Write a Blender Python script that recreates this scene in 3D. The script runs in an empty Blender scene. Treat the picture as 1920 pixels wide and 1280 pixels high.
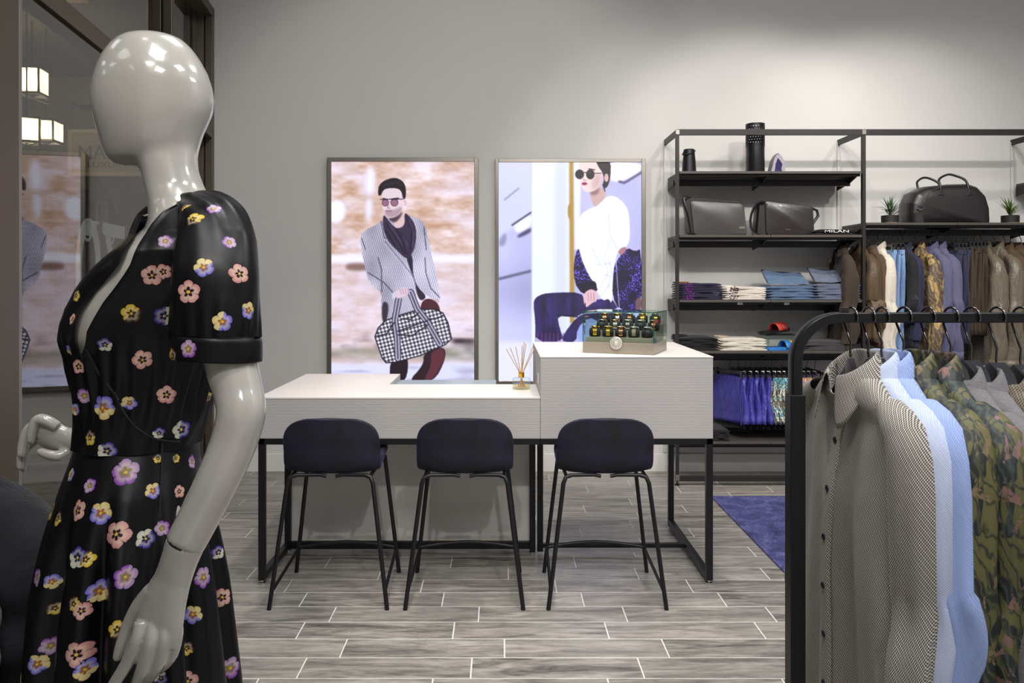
import bpy, bmesh, math, random
import numpy as np
from mathutils import Vector, Matrix, Euler
from mathutils.bvhtree import BVHTree
random.seed(7); RNG = np.random.default_rng(7)
PI = math.pi
S = bpy.context.scene
C = S.collection
# ------------------------------------------------------------------ camera
F, CX, CY, CH = 1485.0, 940.0, 525.0, 1.394       # focal length / vanishing point in pixels, lens height in metres
cd = bpy.data.cameras.new('camera'); cam = bpy.data.objects.new('camera', cd); C.objects.link(cam)
cam.location = (0, 0, CH); cam.rotation_euler = (PI/2, 0, 0)
cd.sensor_width = 36; cd.lens = F/1920*36; cd.shift_x = (960-CX)/1920; cd.shift_y = -(640-CY)/1920
cd.clip_start = 0.05; cd.clip_end = 60
S.camera = cam
# ------------------------------------------------------------------ view, world, lights
S.view_settings.view_transform = 'Standard'; S.view_settings.look = 'None'
S.view_settings.gamma = 1.0; S.view_settings.exposure = 0.0; S.view_settings.use_curve_mapping = False
w = bpy.data.worlds.new('world'); S.world = w; w.use_nodes = True
w.node_tree.nodes['Background'].inputs[0].default_value = (0.05, 0.05, 0.055, 1)
CEIL = 4.15
def spot(name, loc, aim, power, size=50, blend=0.5, rad=0.05, col=(1, .95, .89)):
    l = bpy.data.lights.new(name, 'SPOT'); l.energy = power; l.spot_size = math.radians(size); l.spot_blend = blend
    l.shadow_soft_size = rad; l.color = col
    o = bpy.data.objects.new(name, l); C.objects.link(o); o.location = loc
    o.rotation_euler = (Vector(aim)-Vector(loc)).to_track_quat('-Z', 'Y').to_euler()
    return o
def area(name, loc, sx, sy, power, col=(.97, .985, 1)):
    l = bpy.data.lights.new(name, 'AREA'); l.shape = 'RECTANGLE'; l.size = sx; l.size_y = sy; l.energy = power; l.color = col
    o = bpy.data.objects.new(name, l); C.objects.link(o); o.location = loc
    return o
# area lights added under the ceiling as general fill (daylight white)
for i, (x, y) in enumerate([(-.1, .2), (1.9, .2), (-.1, 2.3), (1.9, 2.3), (3.6, 1.2), (.9, -2.2)]):
    area('ceiling_fill_light', (x, y, CEIL-.03), .9, .9, 36)
# track spotlights washing the back wall, the shelving and the counter
for x, y, ax, ay, az, p, s in [(1.43, 3.81, 1.9, 5.75, 1.5, 70, 70), (2.7, 3.81, 2.7, 5.75, 1.5, 70, 70), (.7, 1.5, 1.5, 5.75, 1.5, 175, 46), (2.3, 1.5, 2.2, 5.75, 1.4, 190, 46), (3.5, 1.6, 3.2, 5.75, 1.5, 150, 46),
                               (-.2, 1.9, -.4, 5.75, 1.9, 130, 60), (-.35, 3.9, -.4, 3.3, 0, 130, 62), (.75, 4.1, .5, 3.4, 0, 130, 62),
                               (-.9, 2.0, -.6, 3.9, .5, 55, 48), (.35, 2.0, .35, 4.0, .6, 60, 48), (1.2, 1.9, .9, 4.0, .5, 55, 48),
                               (-.3, -1.2, -.5, 4.0, .35, 170, 34), (.9, -1.2, .5, 4.0, .35, 170, 34), (-.1, .1, -.7, 1.5, 1.2, 30, 55), (.4, .2, .9, 1.6, .9, 38, 55), (-1.0, 1.0, -.7, 1.6, 1.3, 16, 60)]:  # pair behind the lens is added to brighten the panel under the counter
    spot('track_spot', (x, y, CEIL-.28), (ax, ay, az), p, s)
# ------------------------------------------------------------------ helpers
def at(px, py, Y): return Vector(((px-CX)*Y/F, Y, CH+(CY-py)*Y/F))
def lin(c):
    if isinstance(c, str):
        c = c.lstrip('#'); c = [int(c[i:i+2], 16)/255 for i in (0, 2, 4)]
    return tuple(x/12.92 if x <= .04045 else ((x+.055)/1.055)**2.4 for x in c)
class NT:
    def __init__(s, name):
        s.m = bpy.data.materials.new(name); s.m.use_nodes = True; s.t = s.m.node_tree; s.n = s.t.nodes; s.l = s.t.links
        s.bsdf = s.n['Principled BSDF']; s.out = s.n['Material Output']
    def new(s, typ, **kw):
        n = s.n.new(typ)
        for k, v in kw.items(): setattr(n, k, v)
        return n
    def put(s, sock, v):
        if isinstance(v, bpy.types.NodeSocket): s.l.new(v, sock)
        elif v is not None:
            if sock.type == 'RGBA' and not isinstance(v, (int, float)): v = tuple(v)[:3]+(1,)
            sock.default_value = v
    def math(s, op, a, b=None, c=None, clamp=False):
        n = s.new('ShaderNodeMath', operation=op, use_clamp=clamp)
        for i, v in enumerate((a, b, c)):
            if v is not None: s.put(n.inputs[i], v)
        return n.outputs[0]
    def mix(s, f, a, b):
        n = s.new('ShaderNodeMix', data_type='RGBA'); s.put(n.inputs[0], f); s.put(n.inputs[6], a); s.put(n.inputs[7], b)
        return n.outputs[2]
    def coord(s, kind='Object', scale=(1, 1, 1), rnd=False):
        tc = s.new('ShaderNodeTexCoord'); mp = s.new('ShaderNodeMapping'); mp.inputs['Scale'].default_value = scale
        s.l.new(tc.outputs[kind], mp.inputs[0])
        if rnd:
            oi = s.new('ShaderNodeObjectInfo'); k = s.math('MULTIPLY', oi.outputs['Random'], 40.0)
            cb = s.new('ShaderNodeCombineXYZ'); [s.l.new(k, cb.inputs[i]) for i in range(3)]
            s.l.new(cb.outputs[0], mp.inputs['Location'])
        return mp.outputs[0]
    def noise(s, vec, scale, detail=3, rough=.5, dist=0):
        n = s.new('ShaderNodeTexNoise'); s.l.new(vec, n.inputs['Vector']); n.inputs['Scale'].default_value = scale
        n.inputs['Detail'].default_value = detail; n.inputs['Roughness'].default_value = rough; n.inputs['Distortion'].default_value = dist
        return n.outputs[0]
    def ramp(s, f, stops, const=False):
        n = s.new('ShaderNodeValToRGB'); s.put(n.inputs[0], f); e = n.color_ramp.elements
        if const: n.color_ramp.interpolation = 'CONSTANT'
        while len(e) < len(stops): e.new(.5)
        for i, (p, c) in enumerate(stops): e[i].position = p; e[i].color = tuple(c)+(1,)
        return n.outputs[0]
    def bump(s, h, strength, dist=.002):
        n = s.new('ShaderNodeBump'); s.put(n.inputs['Height'], h); n.inputs['Strength'].default_value = strength; n.inputs['Distance'].default_value = dist
        s.l.new(n.outputs[0], s.bsdf.inputs['Normal'])
def pm(name, c, rough=.5, metal=0, var=0, vscale=6, bump=0, bscale=80, coat=0, sheen=0, spec=None, vec=(1, 1, 1), rnd=0):
    k = NT(name); b = k.bsdf; base = lin(c)
    b.inputs['Roughness'].default_value = rough; b.inputs['Metallic'].default_value = metal
    if coat: b.inputs['Coat Weight'].default_value = coat; b.inputs['Coat Roughness'].default_value = .04
    if sheen: b.inputs['Sheen Weight'].default_value = sheen; b.inputs['Sheen Roughness'].default_value = .35
    if spec is not None: b.inputs['Specular IOR Level'].default_value = spec
    v = k.coord('Object', vec)
    f = k.noise(v, vscale, 4)
    lo = tuple(x*(1-var) for x in base); hi = tuple(min(1, x*(1+var)) for x in base)
    col = k.mix(f, lo, hi) if var else base
    if rnd:
        oi = k.new('ShaderNodeObjectInfo'); hs = k.new('ShaderNodeHueSaturation')
        k.l.new(k.math('MULTIPLY_ADD', oi.outputs['Random'], 2*rnd, 1-rnd), hs.inputs['Value']); k.put(hs.inputs['Color'], col); col = hs.outputs[0]
    k.put(b.inputs['Base Color'], col)
    if bump: k.bump(k.noise(v, bscale, 3), bump)
    return k.m
def emis(name, c, strength):
    k = NT(name); k.bsdf.inputs['Base Color'].default_value = (0, 0, 0, 1)
    k.bsdf.inputs['Emission Color'].default_value = lin(c)+(1,); k.bsdf.inputs['Emission Strength'].default_value = strength
    return k.m
def glassy(name, tint=(1, 1, 1), ior=1.5, rough=0.0):
    k = NT(name); tr = k.new('ShaderNodeBsdfTransparent'); gl = k.new('ShaderNodeBsdfGlossy'); mx = k.new('ShaderNodeMixShader'); fr = k.new('ShaderNodeLayerWeight'); fr.inputs[0].default_value = .5
    tr.inputs[0].default_value = tuple(tint)+(1,); gl.inputs['Roughness'].default_value = rough; f0 = ((ior-1)/(ior+1))**2
    k.l.new(k.math('MULTIPLY_ADD', k.math('POWER', fr.outputs['Facing'], 5.0), 1-f0, f0), mx.inputs[0]); k.l.new(tr.outputs[0], mx.inputs[1]); k.l.new(gl.outputs[0], mx.inputs[2]); k.l.new(mx.outputs[0], k.out.inputs[0])
    return k.m
class MB:
    def __init__(s): s.v = []; s.f = []
    def add(s, vs, fs):
        o = len(s.v); s.v += [tuple(p) for p in vs]; s.f += [tuple(i+o for i in f) for f in fs]; return s
    def box(s, a, b, M=None):
        vs = [Vector((x, y, z)) for z in (a[2], b[2]) for y in (a[1], b[1]) for x in (a[0], b[0])]
        if M: vs = [M @ p for p in vs]
        return s.add(vs, [(0, 2, 3, 1), (4, 5, 7, 6), (0, 1, 5, 4), (2, 6, 7, 3), (0, 4, 6, 2), (1, 3, 7, 5)])
    def loft(s, rings, closed=True, caps=True, flip=False):
        n = len(rings[0]); vs = [p for r in rings for p in r]; fs = []
        for i in range(len(rings)-1):
            for j in range(n if closed else n-1):
                q = (i*n+j, i*n+(j+1) % n, (i+1)*n+(j+1) % n, (i+1)*n+j); fs.append(q[::-1] if flip else q)
        if caps and closed:
            a = tuple(range(n))[::-1]; b = tuple(range((len(rings)-1)*n, len(rings)*n))
            fs += [a[::-1], b[::-1]] if flip else [a, b]
        return s.add(vs, fs)
    def tube(s, pts, r, n=8, caps=True, closed=False):
        pts = [Vector(p) for p in pts]; rs = r if isinstance(r, (list, tuple)) else [r]*len(pts)
        m = len(pts); rings = []; up = None
        for i, p in enumerate(pts):
            if closed: t = pts[(i+1) % m]-pts[i-1]
            else: t = pts[min(i+1, m-1)]-pts[max(i-1, 0)]
            t.normalize()
            if up is None: up = t.orthogonal().normalized()
            up = (up-t*up.dot(t)).normalized(); sd = t.cross(up)
            rr = rs[i] if isinstance(rs[i], (tuple, list)) else (rs[i], rs[i])
            rings.append([p+up*math.cos(2*PI*k/n)*rr[0]+sd*math.sin(2*PI*k/n)*rr[1] for k in range(n)])
        if closed: rings.append(rings[0])
        return s.loft(rings, caps=caps and not closed)
    def lathe(s, prof, n=24, c=(0, 0, 0), caps=True):
        return s.loft([[(c[0]+r*math.cos(2*PI*k/n), c[1]+r*math.sin(2*PI*k/n), c[2]+z) for k in range(n)] for r, z in prof], caps=caps)
    def prism(s, poly, y0, y1, M=None, axis='y'):
        n = len(poly)
        def P(p, d): return Vector((p[0], d, p[1])) if axis == 'y' else (Vector((d, p[0], p[1])) if axis == 'x' else Vector((p[0], p[1], d)))
        vs = [P(p, y0) for p in poly]+[P(p, y1) for p in poly]
        if M: vs = [M @ p for p in vs]
        return s.add(vs, [tuple(range(n)), tuple(range(n, 2*n))[::-1]]+[(i, i+n, (i+1) % n+n, (i+1) % n) for i in range(n)])
    def mesh(s, name='m'):
        me = bpy.data.meshes.new(name); me.from_pydata(s.v, [], s.f); me.update()
        bm = bmesh.new(); bm.from_mesh(me); bmesh.ops.recalc_face_normals(bm, faces=bm.faces); bm.to_mesh(me); bm.free()
        return me
    def build(s, name, mat, parent=None, smooth=None, bevel=0, solid=0, loc=None, sub=0):
        return obj(name, s.mesh(name), mat, parent, smooth, bevel, solid, loc, sub)
def obj(name, me, mat, parent=None, smooth=None, bevel=0, solid=0, loc=None, sub=0):
    o = bpy.data.objects.new(name, me); C.objects.link(o)
    if mat and not me.materials: me.materials.append(mat)
    if parent: o.parent = parent
    if loc is not None: o.location = loc
    if smooth is not None:
        me.polygons.foreach_set('use_smooth', [True]*len(me.polygons))
        if smooth < 179: me.set_sharp_from_angle(angle=math.radians(smooth))
    if solid: md = o.modifiers.new('solid', 'SOLIDIFY'); md.thickness = solid; md.offset = 0
    if sub: md = o.modifiers.new('sub', 'SUBSURF'); md.levels = md.render_levels = sub
    if bevel: md = o.modifiers.new('bevel', 'BEVEL'); md.width = bevel; md.segments = 2; md.limit_method = 'ANGLE'; md.angle_limit = math.radians(40)
    return o
def tag(o, label=None, cat=None, group=None, kind=None):
    for k, v in (('label', label), ('category', cat), ('group', group), ('kind', kind)):
        if v: o[k] = v
    return o
def thing(name, label, cat, loc=(0, 0, 0), rz=0, group=None):
    o = bpy.data.objects.new(name, None); o.empty_display_size = .1; C.objects.link(o); o.location = loc; o.rotation_euler = (0, 0, rz)
    return tag(o, label, cat, group)
def struct(o): o['kind'] = 'structure'; return o
def dup(root, loc, rz=None, label=None, mats=None):
    def cp(o, par):
        c = o.copy(); C.objects.link(c); c.parent = par
        for ch in o.children: cp(ch, c)
        return c
    r = cp(root, None); r.location = loc
    if rz is not None: r.rotation_euler = (0, 0, rz)
    if label: r['label'] = label
    return r
def remesh(mb, voxel, smooth=6, name='body'):
    o = bpy.data.objects.new('tmp', mb.mesh('tmp')); C.objects.link(o)
    md = o.modifiers.new('r', 'REMESH'); md.mode = 'VOXEL'; md.voxel_size = voxel; md.use_smooth_shade = True
    md = o.modifiers.new('s', 'SMOOTH'); md.iterations = smooth; md.factor = .5
    dg = bpy.context.evaluated_depsgraph_get(); me = bpy.data.meshes.new_from_object(o.evaluated_get(dg)); me.name = name
    bpy.data.objects.remove(o); return me
def text_mesh(body, size, depth=.002, align='CENTER'):
    cu = bpy.data.curves.new('lettering', 'FONT'); cu.body = body; cu.size = size; cu.extrude = depth; cu.align_x = align; cu.align_y = 'CENTER'
    o = bpy.data.objects.new('tmp', cu); C.objects.link(o); dg = bpy.context.evaluated_depsgraph_get()
    me = bpy.data.meshes.new_from_object(o.evaluated_get(dg)); bpy.data.objects.remove(o); me.name = 'lettering'; return me
def spl(pts, n=6):
    P_ = [Vector(p) for p in pts]; out = []
    for i in range(len(P_)-1):
        p0, p1, p2, p3 = P_[max(i-1, 0)], P_[i], P_[i+1], P_[min(i+2, len(P_)-1)]
        for k in range(n): t = k/n; out.append(.5*((2*p1)+(p2-p0)*t+(2*p0-5*p1+4*p2-p3)*t*t+(3*p1-p0-3*p2+p3)*t**3))
    return out+[P_[-1]]
ORD = ['topmost', 'second', 'third', 'fourth', 'fifth', 'sixth', 'seventh', 'eighth', 'ninth']
# ------------------------------------------------------------------ materials
M = {}
M['wall'] = pm('wall_paint', '#cdcbc8', .75, var=.03, vscale=3, bump=.15, bscale=220)
M['trim'] = pm('trim_paint', '#d8d6d2', .45, var=.02)
M['ceil'] = pm('ceiling_paint', '#c9c7c3', .8, var=.02)
M['grout'] = pm('grout', '#dedbd6', .85, var=.06, vscale=30)
M['bronze'] = pm('bronze_metal', '#5d5346', .42, .55, var=.08)
M['bronze_l'] = pm('aluminium_grey', '#8a8682', .4, .6, var=.05)
M['black'] = pm('black_steel', '#17161a', .42, .3, var=.1, bump=.05, bscale=300)
M['blackfab'] = pm('black_fabric', '#101014', .85, var=.25, vscale=12, bump=.3, bscale=500, sheen=.15)
M['shelf'] = pm('shelf_metal', '#2b2726', .45, .35, var=.08)
M['shelftop'] = pm('shelf_laminate', '#4a4440', .5, var=.08)
M['alu'] = pm('brushed_aluminium', '#8d8881', .35, .85, var=.06, vscale=4, vec=(1, 1, 40))
M['chrome'] = pm('chrome', '#d8d8d8', .12, 1.0)
M['gold'] = pm('gold_metal', '#e0b040', .22, 1.0, var=.15, vscale=200)
M['rose'] = pm('rose_gold', '#d89a70', .22, 1.0, var=.15, vscale=200)
M['steel'] = pm('watch_steel', '#cfcac0', .2, 1.0, var=.1, vscale=200)
M['leather'] = pm('black_leather', '#1d1a1b', .38, var=.3, vscale=14, bump=.35, bscale=160, coat=.15)
M['glossy'] = pm('mannequin_lacquer', '#aba7a0', .22, var=.015, coat=1.0)
M['wood'] = pm('reed_wood', '#c09a68', .7, var=.2, vscale=40)
M['white'] = pm('white_plastic', '#e6e4e0', .5)
M['glass'] = glassy('window_glass', (.78, .79, .78), 2.2)
M['glass_g'] = glassy('green_edge_glass', (.93, .985, .96), 1.45)
M['edge_g'] = pm('glass_edge', '#1d6a55', .15, coat=.5)
def counter_mat():
    k = NT('ribbed_laminate'); v = k.coord('Object', (1.2, 1.2, 1)); n1 = k.noise(v, 6, 3)
    wv = k.new('ShaderNodeTexWave', wave_type='BANDS', bands_direction='Z'); k.l.new(v, wv.inputs[0]); wv.inputs['Scale'].default_value = 48
    wv.inputs['Distortion'].default_value = .8; wv.inputs['Detail'].default_value = 2; wv.inputs['Detail Scale'].default_value = 1.2
    c = k.mix(wv.outputs[1], lin('#a5a1a0'), lin('#bab6b4')); k.put(k.bsdf.inputs['Base Color'], k.mix(k.math('MULTIPLY', n1, .25), c, lin('#b2aca6')))
    k.bsdf.inputs['Roughness'].default_value = .5; k.bump(wv.outputs[1], .35, .002); return k.m
M['ribbed'] = counter_mat()
M['ctop'] = pm('counter_top_laminate', '#dcd6d2', .42, var=.03, vscale=3, vec=(1, 12, 1))
M['panel'] = pm('white_gloss_panel', '#cdcac6', .16, var=.01)
def tile_mat():
    k = NT('wood_look_tile'); v = k.coord('Object', (1, 7, 1), rnd=True)
    oi = k.new('ShaderNodeObjectInfo')
    a = k.noise(v, 3.2, 6, .62, .9); b = k.noise(v, 22, 4, .6, .2)
    g = k.math('ADD', k.math('MULTIPLY', a, .72), k.math('MULTIPLY', b, .28))
    col = k.ramp(g, [(.32, lin('#3a3632')), (.42, lin('#6c6762')), (.52, lin('#969089')), (.66, lin('#bdb7b0'))])
    c2 = k.mix(k.math('MULTIPLY', oi.outputs['Random'], .5), col, lin('#8b8680'))
    hs = k.new('ShaderNodeHueSaturation'); k.put(hs.inputs['Color'], c2); k.put(hs.inputs['Value'], k.math('MULTIPLY_ADD', oi.outputs['Random'], .28, .84))
    k.l.new(hs.outputs[0], k.bsdf.inputs['Base Color']); k.bsdf.inputs['Roughness'].default_value = .34; k.bump(g, .15, .002); return k.m
M['tile'] = tile_mat()
def velvet():
    k = NT('navy_velvet'); v = k.coord('Object'); n = k.noise(v, 9, 4, .6, .6)
    k.put(k.bsdf.inputs['Base Color'], k.ramp(n, [(.35, lin('#08080f')), (.65, lin('#131430'))])); k.bsdf.inputs['Roughness'].default_value = .75
    k.bsdf.inputs['Sheen Weight'].default_value = .4; k.bsdf.inputs['Sheen Roughness'].default_value = .3; k.bsdf.inputs['Sheen Tint'].default_value = lin('#4a4e9c')+(1,)
    k.bump(k.noise(v, 500, 2), .2, .001); return k.m
M['velvet'] = velvet()
def weave(name, a, b, sx, sz, rough=.85, thr=0.0, soft=.6, tint=None):
    "two-tone fabric with a fine repeating figure"
    k = NT(name); v = k.coord('Object'); sp = k.new('ShaderNodeSeparateXYZ'); k.l.new(v, sp.inputs[0])
    u = k.math('ADD', sp.outputs[0], k.math('MULTIPLY', sp.outputs[1], 1.0))
    p = k.math('SINE', k.math('MULTIPLY', u, sx)); q = k.math('SINE', k.math('MULTIPLY', sp.outputs[2], sz))
    r = k.math('SINE', k.math('ADD', k.math('MULTIPLY', u, sx*.5), k.math('MULTIPLY', sp.outputs[2], sz*.5)))
    f = k.math('ADD', k.math('ADD', k.math('MULTIPLY', p, q), k.math('MULTIPLY', r, .15)), thr)
    f = k.math('MULTIPLY_ADD', f, soft, .5, clamp=True)
    k.put(k.bsdf.inputs['Base Color'], k.mix(f, lin(a), lin(b))); k.bsdf.inputs['Roughness'].default_value = rough
    k.bsdf.inputs['Sheen Weight'].default_value = .1; k.bump(f, .15, .001); return drape(k.m, .28, 16)
def botanic(name, stops, scale=12, dist=2.6, rough=.6):
    k = NT(name); v = k.coord('Object', (1, 1, .6)); n = k.noise(v, scale, 2.5, .55, dist)
    k.put(k.bsdf.inputs['Base Color'], k.ramp(n, [(p, lin(c)) for p, c in stops], True)); k.bsdf.inputs['Roughness'].default_value = rough
    k.bump(k.noise(v, 300, 2), .1, .001); return drape(k.m, .35, 18)
def leafy(name, ground, dark, vein, accent, scale=8.0, acc=.60):
    "large leaves with veins and scattered blossoms over a plain ground"
    k = NT(name); v = k.coord('Object', (1, 1, .55)); n = k.noise(v, scale, 1.5, .5, 1.1)
    wv = k.new('ShaderNodeTexWave', wave_type='BANDS', bands_direction='DIAGONAL'); k.l.new(v, wv.inputs[0]); wv.inputs['Scale'].default_value = scale*1.6; wv.inputs['Distortion'].default_value = 9; wv.inputs['Detail'].default_value = 2; wv.inputs['Detail Scale'].default_value = 1.3
    leaf = k.math('MULTIPLY_ADD', k.math('SUBTRACT', n, .47), 40.0, .5, clamp=True); ve = k.math('MULTIPLY', k.math('POWER', wv.outputs[1], 3.0), .8)
    c = k.mix(leaf, k.mix(k.math('MULTIPLY', k.math('POWER', wv.outputs[1], 6.0), .9), lin(ground), lin(dark)), k.mix(ve, lin(dark), lin(vein)))
    n3 = k.noise(k.coord('Object', (1.3, 1.3, 1)), scale*1.7, 3, .6, .6); a = k.math('MULTIPLY_ADD', k.math('SUBTRACT', n3, acc), 25.0, .5, clamp=True)
    c = k.mix(a, c, k.mix(k.noise(v, 70, 2), lin(accent), lin(vein))); k.put(k.bsdf.inputs['Base Color'], c); k.bsdf.inputs['Roughness'].default_value = .6
    k.bump(k.noise(v, 300, 2), .1, .001); return drape(k.m, .35, 18)
def drape(m, amt=.5, sc=26):
    "soft creases as relief"
    k = NT.__new__(NT); k.m = m; k.t = m.node_tree; k.n = k.t.nodes; k.l = k.t.links; k.bsdf = k.n['Principled BSDF']
    v = k.coord('Object', (1, 1, .35)); h = k.noise(v, sc, 3, .55, .8); b = k.new('ShaderNodeBump'); b.inputs['Strength'].default_value = amt; b.inputs['Distance'].default_value = .02; k.l.new(h, b.inputs['Height'])
    n = k.bsdf.inputs['Normal']
    if n.is_linked: k.l.new(n.links[0].from_socket, b.inputs['Normal'])
    k.l.new(b.outputs[0], n); return m
def cloth(name, c, rough=.85, var=.18, vs=9, sheen=.15): return drape(pm(name, c, rough, var=var, vscale=vs, bump=.25, bscale=420, sheen=sheen), .45)
M['shirt_bw'] = weave('black_white_figured_cotton', '#2c2a2b', '#cdc5ba', 1300, 1100, thr=-.05, soft=.9)
M['shirt_b1'] = weave('pale_blue_dotted_cotton', '#8794ba', '#c9d2ea', 1500, 1500, soft=.4, thr=.5)
M['shirt_b2'] = weave('sky_blue_cotton', '#7389c4', '#a3b6e2', 1500, 1300, soft=.4, thr=.2)
M['trop_d'] = leafy('olive_botanical_print', '#5f5c34', '#1a2121', '#4f5036', '#93785a', 19, .62)
M['trop_p'] = leafy('botanical_print_with_pink', '#5a5832', '#1b2424', '#3d4a46', '#a06a62', 19, .59)
M['trop_l'] = leafy('gold_botanical_print', '#b99a5e', '#57493f', '#8d7a50', '#a07a66', 12, .64)
M['wool'] = pm('grey_melange_wool', '#6f6c6f', .95, var=.35, vscale=160, bump=.5, bscale=260, sheen=.2)
M['tweed'] = weave('brown_check_wool', '#3a332d', '#8a7d6c', 900, 900, .95)
for nm, c, kw in [('brown', '#54432f', {}), ('brown2', '#3c3127', {}), ('offwhite', '#d9d0c0', {}), ('denim_l', '#7f9cc4', {'vs': 40}), ('blackc', '#15151a', {}), ('navy', '#232742', {}),
                  ('slate', '#5d5c7a', {}), ('navyp', '#30324a', {}), ('brownp', '#423526', {}), ('grey_d', '#3a3634', {}), ('cream', '#ddd6c8', {}), ('tee_w', '#e6ddd2', {}), ('tee_n', '#2b2740', {}),
                  ('denim_a', '#5d7390', {'vs': 30, 'var': .35}), ('denim_b', '#6c7388', {'vs': 30, 'var': .3}), ('denim_k', '#23263a', {'vs': 30}), ('tee_k', '#1b191b', {}), ('jean_g', '#4a4748', {'vs': 30}),
                  ('jacket_n', '#12141c', {}), ('purple', '#7a2f8a', {}), ('inner', '#1a1820', {})]:
    M[nm] = cloth(nm+'_cloth', c, **kw)
M['satin'] = drape(pm('taupe_satin', '#6d6455', .38, var=.2, vscale=7, bump=.2, bscale=30, sheen=.2), .7, 20)
M['suede'] = drape(pm('brown_suede', '#57442f', .55, var=.3, vscale=10, bump=.3, bscale=60, sheen=.2), .6, 20)
M['shorts_b'] = drape(pm('blue_nylon', '#45429c', .42, var=.3, vscale=30, bump=.6, bscale=45), .8, 40)
M['shorts_p'] = botanic('tropical_swim_print', [(0, '#2a2622'), (.36, '#6d6450'), (.46, '#e2ddd2'), (.52, '#3c8f98'), (.58, '#24564a'), (.64, '#8fc4d4')], 34, 1.0)
M['shorts_o'] = botanic('sunset_swim_print', [(0, '#3f3fb4'), (.42, '#4a55c8'), (.50, '#d8a06a'), (.58, '#e0c8a8'), (.66, '#b84a3a')], 26, .8)
# ------------------------------------------------------------------ setting: floor, walls, ceiling
WY = 5.78                                            # back wall
SD = Vector((-.141, 1, 0)).normalized(); SN = Vector((SD.y, -SD.x, 0))   # storefront direction and inward normal
SC = Vector((-2.094, WY, 0))
def sfp(y): t = (y-SC.y)/SD.y; return SC+SD*t         # point of the storefront's inner face at depth y
fl = MB(); fl.box((-9, -4, -.05), (4.6, 12, -.0007)); floor = struct(fl.build('floor', M['grout']))
TL, TW, G = .61, .1524, .0052
tm = MB(); tm.box((-TL/2+G/2, -TW/2+G/2, -.012), (TL/2-G/2, TW/2-G/2, 0)); tme = tm.mesh('floor_tile'); tme.materials.append(M['tile'])
y0 = F*CH/(1165.7-CY)                                # a grout line measured in the photo
rest = []; ntile = 0
row_off = {}
rows = list(range(-int((y0+4)/TW), int((WY-y0)/TW)+2))
known = {0: .516, -1: .42, -2: .012, -3: .502, -4: .371, 1: .355, 2: .248, 3: .033, 4: .363}   # joints measured in the photo
for r in rows:
    yc = y0+(r+.5)*TW
    off = known.get(r, ((r*.37+.13*((r*7) % 3)) % 1)*TL)+TL/2
    k = int((-9-off)/TL)
    while True:
        xc = off+k*TL; k += 1
        if xc > 4.4: break
        lim = sfp(yc).x
        vis = (lim-.2 < xc < 3.6) and 2.0 < yc < 5.85 and abs(xc)-.35 < yc*.72
        if vis and ntile < 300:
            o = bpy.data.objects.new('floor_tile', tme); C.objects.link(o); o.parent = floor; o.location = (xc, yc, 0); ntile += 1
        elif -6.5 < xc and yc > -1 and xc < 4.2: rest.append((xc, yc))
for yc in np.arange(WY+.08, 9.5, TW):
    for k in range(8): rest.append((-2.6-k*TL-(yc*3 % 1)*.3, yc))
rm = MB()
for x, y in rest: rm.box((x-TL/2+G/2, y-TW/2+G/2, -.012), (x+TL/2-G/2, y+TW/2-G/2, 0))
ro = rm.build('floor_tile', M['tile'], floor); ro['kind'] = 'stuff'
b = MB(); b.box((-2.25, WY, 0), (4.6, WY+.15, CEIL)); struct(b.build('wall_back', M['wall']))
b = MB(); b.box((4.5, -4, 0), (4.65, WY, CEIL)); struct(b.build('wall_right', M['wall']))
b = MB(); b.box((-2, -4.15, 0), (4.65, -4, CEIL)); struct(b.build('wall_rear', M['wall']))
b = MB(); b.box((-2.3, -4.15, CEIL), (4.65, WY+.15, CEIL+.1)); struct(b.build('ceiling', M['ceil']))
b = MB(); b.box((-2.07, WY-.016, 0), (4.5, WY, .13)); struct(b.build('baseboard_back', M['trim'], bevel=.003))
# ------------------------------------------------------------------ storefront (left): posts, rails and panes
win = struct(bpy.data.objects.new('window_1', None)); C.objects.link(win)
MS = Matrix(((SD.x, SN.x, 0, SC.x), (SD.y, SN.y, 0, SC.y), (0, 0, 1, 0), (0, 0, 0, 1)))   # local x along the wall, y inward
def along(px):                                        # wall coordinate of the sight line at column px (on the inner face)
    a = (px-CX)/F; t = (SC.x-a*SC.y)/(a*SD.y-SD.x); return t
HT = 3.30
def fbox(name, a, b, mat='bronze', par=win):
    m = MB(); m.box(a, b, MS); return m.build(name, M[mat], par, bevel=.003)
tE = -.005; D = .11
tP = along(42)
def post(t0, t1, z1=HT+.6):
    p = fbox('window_post', (t0, -D, 0), (t1, -.062, z1)); fbox('gasket', (t0+.006, -.064, 0), (t1-.006, -.048, z1), 'black', p); fbox('post_face', (t0, -.05, 0), (t1, 0, z1), 'bronze', p)
    return p
t322 = along(322); tD = along(279)
post(-.065, -.004, HT+.06)
post(t322, t322+.06)
m = fbox('window_post', (tP-.30, -D, 0), (tP-.025, .0, HT+.6)); fbox('door_stile', (tP-.025, -.05, 0), (tP, -.0, HT+.6), 'bronze_l', m)
post(-6.2, -6.13)
fbox('window_header', (-6.2, -D, HT), (0, 0, HT+.07)); fbox('window_header', (-6.2, -D, CEIL-.12), (0, 0, CEIL))
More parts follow.
